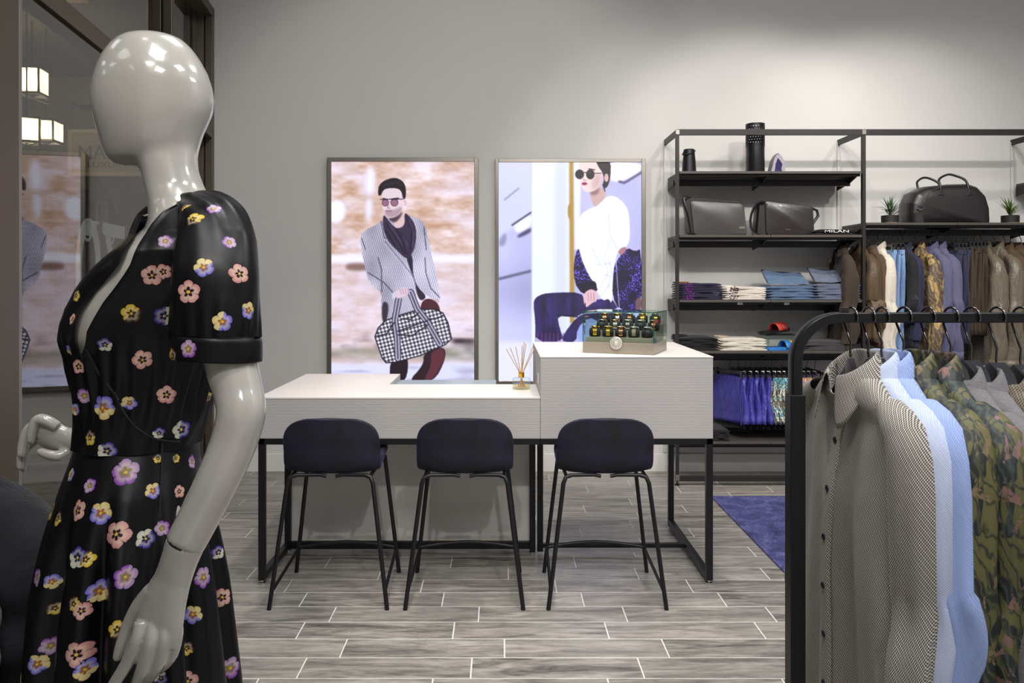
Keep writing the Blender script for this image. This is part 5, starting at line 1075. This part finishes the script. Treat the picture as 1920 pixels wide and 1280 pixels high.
def near_hand():
    m = MB(); Yh = 1.232
    sec = [(349, 1016, .0302, .0292), (336, 1050, .029, .026), (324, 1085, .030, .022), (310, 1120, .037, .020), (300, 1155, .042, .018), (294, 1185, .042, .016), (291, 1205, .038, .012)]
    P_ = [PA(a, b_, Yh+.008) for a, b_, _, _ in sec]; rings = []
    for i, p in enumerate(P_):
        t_ = (P_[min(i+1, 6)]-P_[max(i-1, 0)]).normalized(); y_ = Vector((.25, 1, 0)).normalized(); y_ = (y_-t_*y_.dot(t_)).normalized(); n_ = t_.cross(y_)
        rings.append([p+n_*sec[i][2]*math.cos(a)+y_*sec[i][3]*math.sin(a) for a in np.linspace(0, 2*PI, 25)[:-1]])
    m.loft(rings)
    Q = lambda x, y, d=0: PA(x, y, Yh+d)
    fing(m, [Q(266, 1165), Q(258, 1198, -.006), Q(238, 1243, .0), Q(214, 1282, .006), Q(197, 1312, .012)], [.0115, .0115, .0105, .0095, .008])
    fing(m, [Q(288, 1170), Q(283, 1204, -.008), Q(268, 1252, .0), Q(256, 1280, .018), Q(252, 1296, .038)], [.0115, .0118, .0108, .0098, .0085])
    fing(m, [Q(310, 1170), Q(308, 1200, -.004), Q(297, 1243, .004), Q(282, 1268, .022), Q(272, 1276, .040)], [.011, .0112, .0102, .0092, .008])
    fing(m, [Q(330, 1160, .006), Q(332, 1188, .004), Q(324, 1226, .012), Q(306, 1250, .026), Q(292, 1258, .04)], [.0098, .0098, .009, .008, .007])
    fing(m, [Q(286, 1105, .012), Q(262, 1135, .022), Q(242, 1172, .026), Q(229, 1208, .024), Q(220, 1232, .022)], [.013, .0135, .012, .0105, .0075])
    return m
me = remesh(near_hand(), .0022, 7); me.transform(Matrix.Translation(-mo)); hd = obj('hand', me, M['glossy'], mq, 180)
# dark joint line at the wrist
p0 = PA(349.5, 1015, 1.24); ax = (PA(336, 1050, 1.24)-PA(378, 960, 1.245)).normalized(); u_ = ax.orthogonal().normalized(); v_ = ax.cross(u_)
m = MB(); m.loft([[p0+ax*dz+u_*.0284*math.cos(a)+v_*.0284*math.sin(a)-mo for a in np.linspace(0, 2*PI, 33)[:-1]] for dz in (-.006, .006)]); m.build('wrist_joint', M['shelf'], mq)
# far arm and hand
far_p = [(300, 470, 1.66), (285, 620, 1.70), (275, 740, 1.72), (245, 800, 1.71), (190, 822, 1.70), (140, 828, 1.69)]
limb('arm', spl([PA(*p) for p in far_p]), splr([.045, .043, .04, .036, .032, .028]), mq, .005, 6)
def far_hand():
    m = MB(); Yh = 1.69; Q = lambda x, y, d=0: PA(x, y, Yh+d)
    P_ = [Q(150, 828), Q(128, 826), Q(108, 822), Q(90, 812), Q(76, 802)]; W_ = [.027, .030, .036, .036, .028]; H_ = [.024, .020, .018, .017, .014]; rings = []
    for i, p in enumerate(P_):
        t_ = (P_[min(i+1, 4)]-P_[max(i-1, 0)]).normalized(); y_ = Vector((0, 1, .35)).normalized(); y_ = (y_-t_*y_.dot(t_)).normalized(); n_ = t_.cross(y_)
        rings.append([p+n_*W_[i]*math.cos(a)+y_*H_[i]*math.sin(a) for a in np.linspace(0, 2*PI, 25)[:-1]])
    m.loft(rings)
    fing(m, [Q(108, 800, -.016), Q(84, 787, -.022), Q(69, 788, -.022), Q(61, 806, -.022), Q(58, 826, -.02)], [.012, .0125, .0115, .0105, .009])
    fing(m, [Q(95, 805, 0), Q(70, 797, 0), Q(52, 806, 0), Q(43, 830, 0), Q(40, 852, 0)], [.012, .012, .011, .010, .0088])
    fing(m, [Q(92, 812, .016), Q(66, 808, .018), Q(48, 826, .018), Q(40, 852, .016), Q(38, 876, .014)], [.0115, .0115, .0105, .0095, .008])
    fing(m, [Q(92, 825, .030), Q(70, 824, .032), Q(53, 842, .034), Q(45, 862, .032), Q(44, 880, .03)], [.010, .010, .009, .008, .007])
    fing(m, [Q(132, 842, -.006), Q(112, 854, -.020), Q(92, 852, -.026), Q(76, 846, -.028)], [.0125, .012, .0105, .0085])
    return m
me = remesh(far_hand(), .0025, 7); me.transform(Matrix.Translation(-mo)); obj('hand', me, M['glossy'], mq, 180)
m = MB(); m.lathe([(.001, 0), (.17, 0), (.17, .006), (.165, .010), (.001, .010)], 40, (xpx(268)-mo.x, 0, 0)); m.build('base_plate', M['chrome'], mq, 40)
m = MB(); m.tube([(xpx(268)-mo.x-FW.x*.06, -FW.y*.06, .01), (xpx(268)-mo.x-FW.x*.06, -FW.y*.06, .5)], .008, 10); m.build('support_rod', M['chrome'], mq, 60)
# ------------------------------------------------------------------ pansy dress
def pansy():
    k = NT('black_pansy_satin'); b = k.bsdf
    at1 = k.new('ShaderNodeAttribute'); at1.attribute_name = 'fl'; ca = k.new('ShaderNodeAttribute'); ca.attribute_name = 'ca'; cb_ = k.new('ShaderNodeAttribute'); cb_.attribute_name = 'cb'; cc = k.new('ShaderNodeAttribute'); cc.attribute_name = 'cc'
    sp = k.new('ShaderNodeSeparateXYZ'); k.l.new(at1.outputs['Vector'], sp.inputs[0]); u, v = sp.outputs[0], sp.outputs[1]
    vec = k.coord('Object'); nz = k.noise(vec, 130, 3); u = k.math('ADD', u, k.math('MULTIPLY_ADD', nz, .34, -.17)); 
    r = k.math('SQRT', k.math('ADD', k.math('MULTIPLY', u, u), k.math('MULTIPLY', v, v))); th = k.math('ARCTAN2', u, v)
    pet = k.math('ABSOLUTE', k.math('COSINE', k.math('MULTIPLY', th, 2.5)))
    edge = k.math('MULTIPLY_ADD', k.math('POWER', pet, .55), .26, .74)
    inside = k.math('MULTIPLY_ADD', k.math('SUBTRACT', edge, r), 22.0, .5, clamp=True)
    up = k.math('MULTIPLY_ADD', k.math('SUBTRACT', v, .12), 14.0, .5, clamp=True)
    col = k.mix(up, cb_.outputs['Color'], ca.outputs['Color'])
    rn = k.math('DIVIDE', r, edge); line = k.math('MULTIPLY_ADD', k.math('SUBTRACT', .20, pet), 5.0, .2, clamp=True)
    col = k.mix(k.math('MULTIPLY', line, .55), col, (.03, .015, .03)); 
    pale = k.math('MULTIPLY', k.math('SUBTRACT', 1.0, k.math('ABSOLUTE', k.math('MULTIPLY_ADD', rn, 3.4, -2.0)), clamp=True), .45); col = k.mix(pale, col, (.8, .72, .5))
    blot = k.math('MULTIPLY_ADD', k.math('SUBTRACT', k.math('MULTIPLY_ADD', pet, .34, .12), r), 16.0, .5, clamp=True); col = k.mix(blot, col, cc.outputs['Color'])
    eye = k.math('MULTIPLY_ADD', k.math('SUBTRACT', .13, r), 25.0, .5, clamp=True); col = k.mix(eye, col, (.75, .52, .06))
    n2 = k.noise(vec, 60, 3); k.put(b.inputs['Base Color'], k.mix(inside, (.0025, .0025, .0035), k.mix(k.math('MULTIPLY', n2, .3), col, (.02, .02, .03))))
    b.inputs['Roughness'].default_value = .38; b.inputs['Specular IOR Level'].default_value = .28; k.bump(k.noise(vec, 700, 2), .05, .0005); return k.m
M['pansy'] = pansy()
PT = [((.62, .27, .25), (.66, .33, .30), (.012, .003, .006)), ((.72, .58, .22), (.17, .16, .62), (.35, .12, .01)), ((.055, .02, .012), (.66, .45, .02), (.05, .015, .002)), ((.27, .07, .42), (.42, .26, .50), (.30, .22, .04)), ((.62, .62, .50), (.05, .04, .32), (.01, .01, .06))]
FLW = [(345, 388, 9, 2), (400, 391, 12, 3), (361, 411, 15, 2), (310, 452, 14, 3), (430, 454, 13, 3), (285, 516, 20, 0), (306, 509, 15, 0), (382, 501, 19, 1), (449, 513, 19, 0), (353, 547, 23, 0), (212, 516, 17, 0), (182, 585, 18, 1), (246, 588, 19, 2), (308, 592, 20, 4), (417, 603, 19, 1), (466, 582, 17, 1), (136, 598, 11, 0), (143, 554, 12, 2), (197, 646, 14, 4), (267, 674, 19, 0), (353, 654, 18, 3), (323, 667, 16, 2), (407, 633, 14, 3), (131, 656, 11, 1), (148, 687, 14, 0), (312, 740, 18, 0), (390, 745, 11, 2), (159, 742, 15, 3), (192, 764, 24, 1), (243, 755, 14, 1), (140, 767, 12, 1), (168, 820, 16, 2), (201, 845, 18, 4), (298, 812, 12, 4), (340, 805, 18, 4), (296, 859, 9, 2), (330, 859, 9, 2), (360, 865, 13, 3), (235, 885, 25, 3), (287, 920, 15, 1), (336, 921, 12, 0), (168, 910, 14, 3), (123, 880, 13, 0), (133, 890, 13, 1), (146, 957, 20, 0), (189, 962, 21, 1), (108, 972, 14, 2), (84, 992, 14, 4), (218, 1002, 25, 0), (273, 1010, 18, 4), (304, 990, 14, 3), (145, 1045, 20, 4), (161, 1048, 15, 2), (235, 1082, 22, 3), (70, 1082, 17, 3), (186, 1107, 21, 1), (103, 1140, 12, 2), (138, 1132, 14, 2), (152, 1145, 16, 0), (220, 1180, 17, 2), (142, 1227, 23, 0), (159, 1255, 19, 1), (69, 1245, 18, 1), (95, 1210, 16, 3), (362, 1152, 17, 1), (350, 1215, 13, 2), (382, 1082, 20, 3), (417, 1120, 17, 0), (432, 1252, 20, 3), (302, 1271, 13, 4), (352, 1277, 19, 0), (410, 1035, 13, 4), (97, 1090, 14, 1)]
def bodice():
    pys = list(np.linspace(362, 440, 16))+list(np.linspace(445, 828, 86)); n = 200; rings = []
    edge_n = lambda y: np.interp(y, [362, 370, 380, 405, 430, 450, 500, 560, 610, 640, 655], [400, 378, 350, 308, 288, 276, 248, 202, 174, 166, 161])     # near edge of the V
    edge_f = lambda y: np.interp(y, [405, 430, 450, 500, 545, 575, 600, 625, 640, 655], [276, 268, 258, 229, 180, 157, 149, 151, 157, 161])                   # far edge
    def solve(cx, d, hw, col, lo_=-.3, hi_=1.9):
        A = np.linspace(lo_, hi_, 80); px = [prj(Vector((cx, MY, 0))+FW*d*math.copysign(abs(math.cos(q))**.92, math.cos(q))+LF*hw*math.copysign(abs(math.sin(q))**.85, math.sin(q))) for q in A]
        k = int(np.argmin(px)); return float(np.interp(col, px[k:], A[k:]))
    for i, py in enumerate(pys):
        if py < 442:
            tab = tuple(np.interp(py, [362, 380, 400, 420, 442], v) for v in ([264, 266, 262, 258, 248], [397, 410, 418, 424, 430], [.060, .072, .092, .112, .139]))
        else: tab = None
        L, R, hw = tab or (tri(py, 1), tri(py, 2), tri(py, 3)); z = zpx(py); cx, d = fit(L, R, hw, z); out = []
        if py < 655:
            h_ = solve(cx, d, hw, edge_n(py)); h_ = max(h_, np.interp(py, [362, 372, 385], [2.9, 1.9, .2])); l_ = min(solve(cx, d, hw, edge_f(py)), h_-.02) if py > 404 else np.interp(py, [362, 380, 404], [-2.9, -1.6, -.4])
            a_end = h_
        else: h_ = l_ = a_end
        for k in range(n+1):
            a = h_+(l_+2*PI-h_)*k/n; c, s_ = math.cos(a), math.sin(a); bust = 1.0
            if 540 < py < 690 and c > 0: bust = 1-.055*max(0, 1-abs(s_)*3.2)*math.sin((py-540)/150*PI)
            g = .003*math.sin(30*a+py*.010)*smooth01((py-600)/90)*smooth01((815-py)/90)+.003*math.sin(9*a+py*.03)*smooth01((py-480)/60)+.004*smooth01(1-min(k, n-k)/5)*(1 if py < 655 else 0)+.004*math.sin(3*a+py*.05)*smooth01((py-430)/40)*smooth01((700-py)/100)
            out.append(Vector((cx, MY, z))+FW*((d+g+.004)*math.copysign(abs(c)**.92, c)*bust)+LF*((hw+g+.004)*math.copysign(abs(s_)**.85, s_)))
        rings.append(out)
    m = MB(); m.loft(rings, closed=False, caps=False); return m
def skirt():
    rows = list(np.linspace(824, 1640, 150)); n = 300; rings = []
    L_ = lambda y: np.interp(y, [824, 860, 900, 950, 1000, 1100, 1280, 1640], [140, 127, 112, 95, 82, 62, 42, 10]); R_ = lambda y: np.interp(y, [824, 860, 900, 1000, 1100, 1280, 1640], [374, 376, 384, 404, 418, 440, 470])
    for y in rows:
        f = (y-824)/816; L, R = L_(y), R_(y); hw = np.interp(y, [824, 900, 1000, 1200, 1640], [.119, .155, .19, .235, .30]); z = zpx(y); cx, d = fit(L, R, hw, z, ec=1, es=1); rg = []
        amp = .016*smooth01((y-850)/260)
        for k in range(n):
            a = 2*PI*k/n; c, s = math.cos(a), math.sin(a); w_ = math.sin(13*a+.6+.3*math.sin(2*a))+.45*math.sin(21*a+2.1+f); w_ = w_-.25*w_*w_; g = amp*w_
            rg.append(Vector((cx, MY, z))+FW*(d+g)*c+LF*(hw+g)*s)
        rings.append(rg)
    m = MB(); m.loft(rings, caps=False); return m
def sleeve():
    key = [(362, 388, 1.43, .022, .026), (382, 402, 1.385, .044, .044), (398, 430, 1.34, .060, .056), (403, 470, 1.315, .069, .062), (405, 520, 1.295, .0715, .065), (405, 570, 1.288, .071, .064), (405, 610, 1.284, .070, .061), (405, 634, 1.282, .068, .057)]
    P_ = spl([PA(a, b_, c) for a, b_, c, _, _ in key], 8); rx = splr([k[3] for k in key], 8); ry = splr([k[4] for k in key], 8); n = 90; rings = []
    for i, p in enumerate(P_):
        f = i/(len(P_)-1); t_ = (P_[min(i+1, len(P_)-1)]-P_[max(i-1, 0)]).normalized(); y_ = Vector((0, 1, 0)); y_ = (y_-t_*y_.dot(t_)).normalized(); n_ = t_.cross(y_); rg = []
        for k in range(n):
            a = 2*PI*k/n; g = .0035*math.sin(11*a+1)*smooth01(1-f*1.6)+.0022*math.sin(17*a+f*3)*smooth01((f-.6)/.4)+.003*math.sin(4*a+6*f); rg.append(p+n_*(rx[i]+g)*math.cos(a)+y_*(ry[i]+g)*math.sin(a))
        rings.append(rg)
    m = MB(); m.loft(rings, caps=False); m.f.append(tuple(range(n))); return m, rings[-1]
ds = thing('dress', 'black satin dress printed with colourful pansies on the mannequin', 'dress', (base.x, MY, 0))
sl_m, last = sleeve(); meshes = [('bodice', bodice(), 0), ('skirt', skirt(), 0), ('sleeve', sl_m, 0)]
cxl = sum((p for p in last), Vector())/len(last); tl = Vector((-.02, .02, -1)).normalized(); cm = MB(); cr = []
for dz, k in ((-.004, .97), (-.001, 1.0), (.003, 1.01), (.016, 1.015), (.031, 1.02), (.034, 1.01), (.033, .985), (.02, .975)): cr.append([cxl+tl*dz+Vector((.0715*k*math.cos(a)+.001, .060*k*math.sin(a), -.004*math.cos(a))) for a in np.linspace(0, 2*PI, 73)[:-1]])
cm.loft(cr, caps=False); meshes.append(('cuff', cm, 0))
fsl = []
far_s = [(322, 400, 1.56, .03, .03), (300, 425, 1.62, .05, .045), (292, 470, 1.66, .062, .055), (290, 540, 1.68, .066, .058), (290, 600, 1.69, .062, .054), (290, 640, 1.69, .058, .05)]
P_ = spl([PA(a, b_, c) for a, b_, c, _, _ in far_s], 6); m = MB(); m.tube(P_, [(a, b_) for a, b_ in zip(splr([k[4] for k in far_s], 6), splr([k[3] for k in far_s], 6))], 48, caps=False); m.f.append(tuple(range(48))); meshes.append(('sleeve', m, 0))
hits = []; cams = Vector((0, 0, CH))
trees = [BVHTree.FromPolygons([tuple(v) for v in mb_.v], mb_.f) for _, mb_, _ in meshes]
for fx, fy, fr, ft in FLW:
    d = (at(fx, fy, 1.0)-cams).normalized(); best = None
    for ti, tr in enumerate(trees):
        h = tr.ray_cast(cams, d)
        if h[0] is not None and (best is None or h[3] < best[1]): best = (ti, h[3], h[0], h[1])
    if best: ow = (best[2]-Vector((base.x+.03, MY, best[2].z))).normalized() if best[0] < 2 else (best[2]-Vector((xpx(405, 1.3), 1.30, best[2].z))).normalized(); hits.append((best[0], best[2], (ow+best[3]*(.5 if best[3].dot(ow) > 0 else -.5)).normalized(), fr*best[2].y/F*.97, ft))
rr_ = np.random.default_rng(5)
for ti, (nm, mb_, _) in enumerate(meshes):
    V = np.array(mb_.v); fc = random.Random(ti)
    cnt = {'bodice': 30, 'skirt': 130, 'sleeve': 10, 'cuff': 0}[nm]; tr = trees[ti]; placed = 0; tries = 0
    while placed < cnt and tries < 900:
        tries += 1; f = fc.choice(mb_.f)
        if len(f) > 6: continue
        p = Vector(tuple(V[list(f)].mean(0))); nn = tr.find_nearest(p)[1]
        view = (cams-p).normalized(); ctr = Vector((base.x, MY, p.z)); outw = (p-ctr).normalized()
        seen = outw.dot(view) > -.05 and p.z > .62
        if seen or any((p-h[1]).length < .065 for h in hits): continue
        hits.append((ti, p, outw, fc.uniform(.013, .022), fc.randrange(5))); placed += 1
for ti, (nm, mb_, _) in enumerate(meshes):
    V = np.array(mb_.v, dtype=float); me = bpy.data.meshes.new(nm); me.from_pydata((V-np.array(mo)).tolist(), [], mb_.f); me.update()
    nP = len(me.polygons); nL = len(me.loops); cen = np.zeros(nP*3); me.polygons.foreach_get('center', cen); cen = cen.reshape(-1, 3)+np.array(mo)
    lv = np.zeros(nL, int); me.loops.foreach_get('vertex_index', lv); ls = np.zeros(nP, int); me.polygons.foreach_get('loop_start', ls); lt = np.zeros(nP, int); me.polygons.foreach_get('loop_total', lt)
    best = np.full(nP, 1.9); own = np.full(nP, -1); frames = []
    for hi, (tj, p, nrm, R, ft) in enumerate(hits):
        rq = random.Random(hi*17); t1 = nrm.cross(Vector((0, 0, 1))).normalized(); t2 = t1.cross(nrm).normalized(); an = rq.uniform(0, 2*PI); frames.append((np.array(t1*math.cos(an)+t2*math.sin(an)), np.array(-t1*math.sin(an)+t2*math.cos(an)), np.array(p), R, ft))
        if tj != ti: continue
        dd = np.linalg.norm(cen-np.array(p), axis=1)/R; b_ = dd < best; best[b_] = dd[b_]; own[b_] = hi
    fl_ = np.full((nL, 3), 9.0); CA = np.zeros((nL, 4)); CB_ = CA.copy(); CC = CA.copy(); lown = np.repeat(own, lt)
    for hi in np.unique(own):
        if hi < 0: continue
        u_, v_, p, R, ft = frames[hi]; sel = lown == hi; dv = V[lv[sel]]-p; fl_[sel, 0] = dv @ u_/R; fl_[sel, 1] = dv @ v_/R
        for A, c in ((CA, PT[ft][0]), (CB_, PT[ft][1]), (CC, PT[ft][2])): A[sel, :3] = c
    a_ = me.attributes.new('fl', 'FLOAT_VECTOR', 'CORNER'); a_.data.foreach_set('vector', fl_.reshape(-1).astype(np.float32))
    for an_, A in (('ca', CA), ('cb', CB_), ('cc', CC)): a_ = me.attributes.new(an_, 'FLOAT_COLOR', 'CORNER'); a_.data.foreach_set('color', A.reshape(-1).astype(np.float32))
    obj(nm, me, M['pansy'], ds, 180)
# seam under the bust and pocket edge
def on_dress(px, py):
    d = (at(px, py, 1.0)-cams).normalized(); best = None
    for tr in trees[:2]:
        h = tr.ray_cast(cams, d)
        if h[0] is not None and (best is None or h[3] < best[1]): best = (h[0], h[3])
    return best[0]+(cams-best[0]).normalized()*.0015-mo if best else None
for nm, pl in (('waist_seam', [(215, 735), (226, 762), (245, 790), (270, 812), (298, 824), (335, 828), (368, 828)]), ('pocket_edge', [(304, 826), (303, 870), (301, 920), (299, 970)]), ('wrap_edge', [(162, 655), (185, 700), (205, 725), (222, 750)])):
    pp = [q for q in (on_dress(*p) for p in pl) if q is not None]
    m = MB(); m.tube(spl(pp, 4), .0016, 6); m.build(nm, M['blackfab'], ds, 60)
# ------------------------------------------------------------------ black jacket on a low bust at the left edge
jb = thing('draped_jacket', 'black padded jacket bulging in from the lower left edge', 'jacket', (-1.20, 1.74, 0))
m = MB(); rings = []; n = 72
for k in range(60):
    f = k/59; z = .975-.62*f; w_ = .26*math.sin(min(1, f*3.2+.02)*PI/2)**.7+.03*f; d_ = .19*math.sin(min(1, f*3.0+.02)*PI/2)**.7+.02*f; rg = []
    for j in range(n):
        a = 2*PI*j/n; fo = .012*math.sin(z*46+2.5*math.sin(a*2)+a)*smooth01((f-.25)/.2)+.008*math.sin(5*a+z*9); rg.append((w_*math.cos(a)+fo*math.cos(a), d_*math.sin(a)+fo*math.sin(a), z+.03*math.cos(a-2.6)*(1-f)))
    rings.append(rg)
m.loft(rings); m.build('body', M['jacket_n'], jb, 180)
m = MB(); sp_ = spl([Vector((.05, -.13, .93)), Vector((.13, -.20, .84)), Vector((.165, -.235, .72)), Vector((.155, -.24, .58)), Vector((.11, -.25, .42))], 10); m.tube([p+Vector((0, 0, 0)) for p in sp_], [.07*(1+.05*math.sin(i*1.1)) for i in range(len(sp_))], 32); m.build('sleeve', M['jacket_n'], jb, 180)
m = MB(); m.tube([(0, 0, 0.01), (0, 0, .45)], .016, 12); m.build('stand_pole', M['black'], jb, 60); m = MB(); m.lathe([(.001, 0), (.16, 0), (.16, .01), (.001, .014)], 32); m.build('stand_base', M['black'], jb, 40)
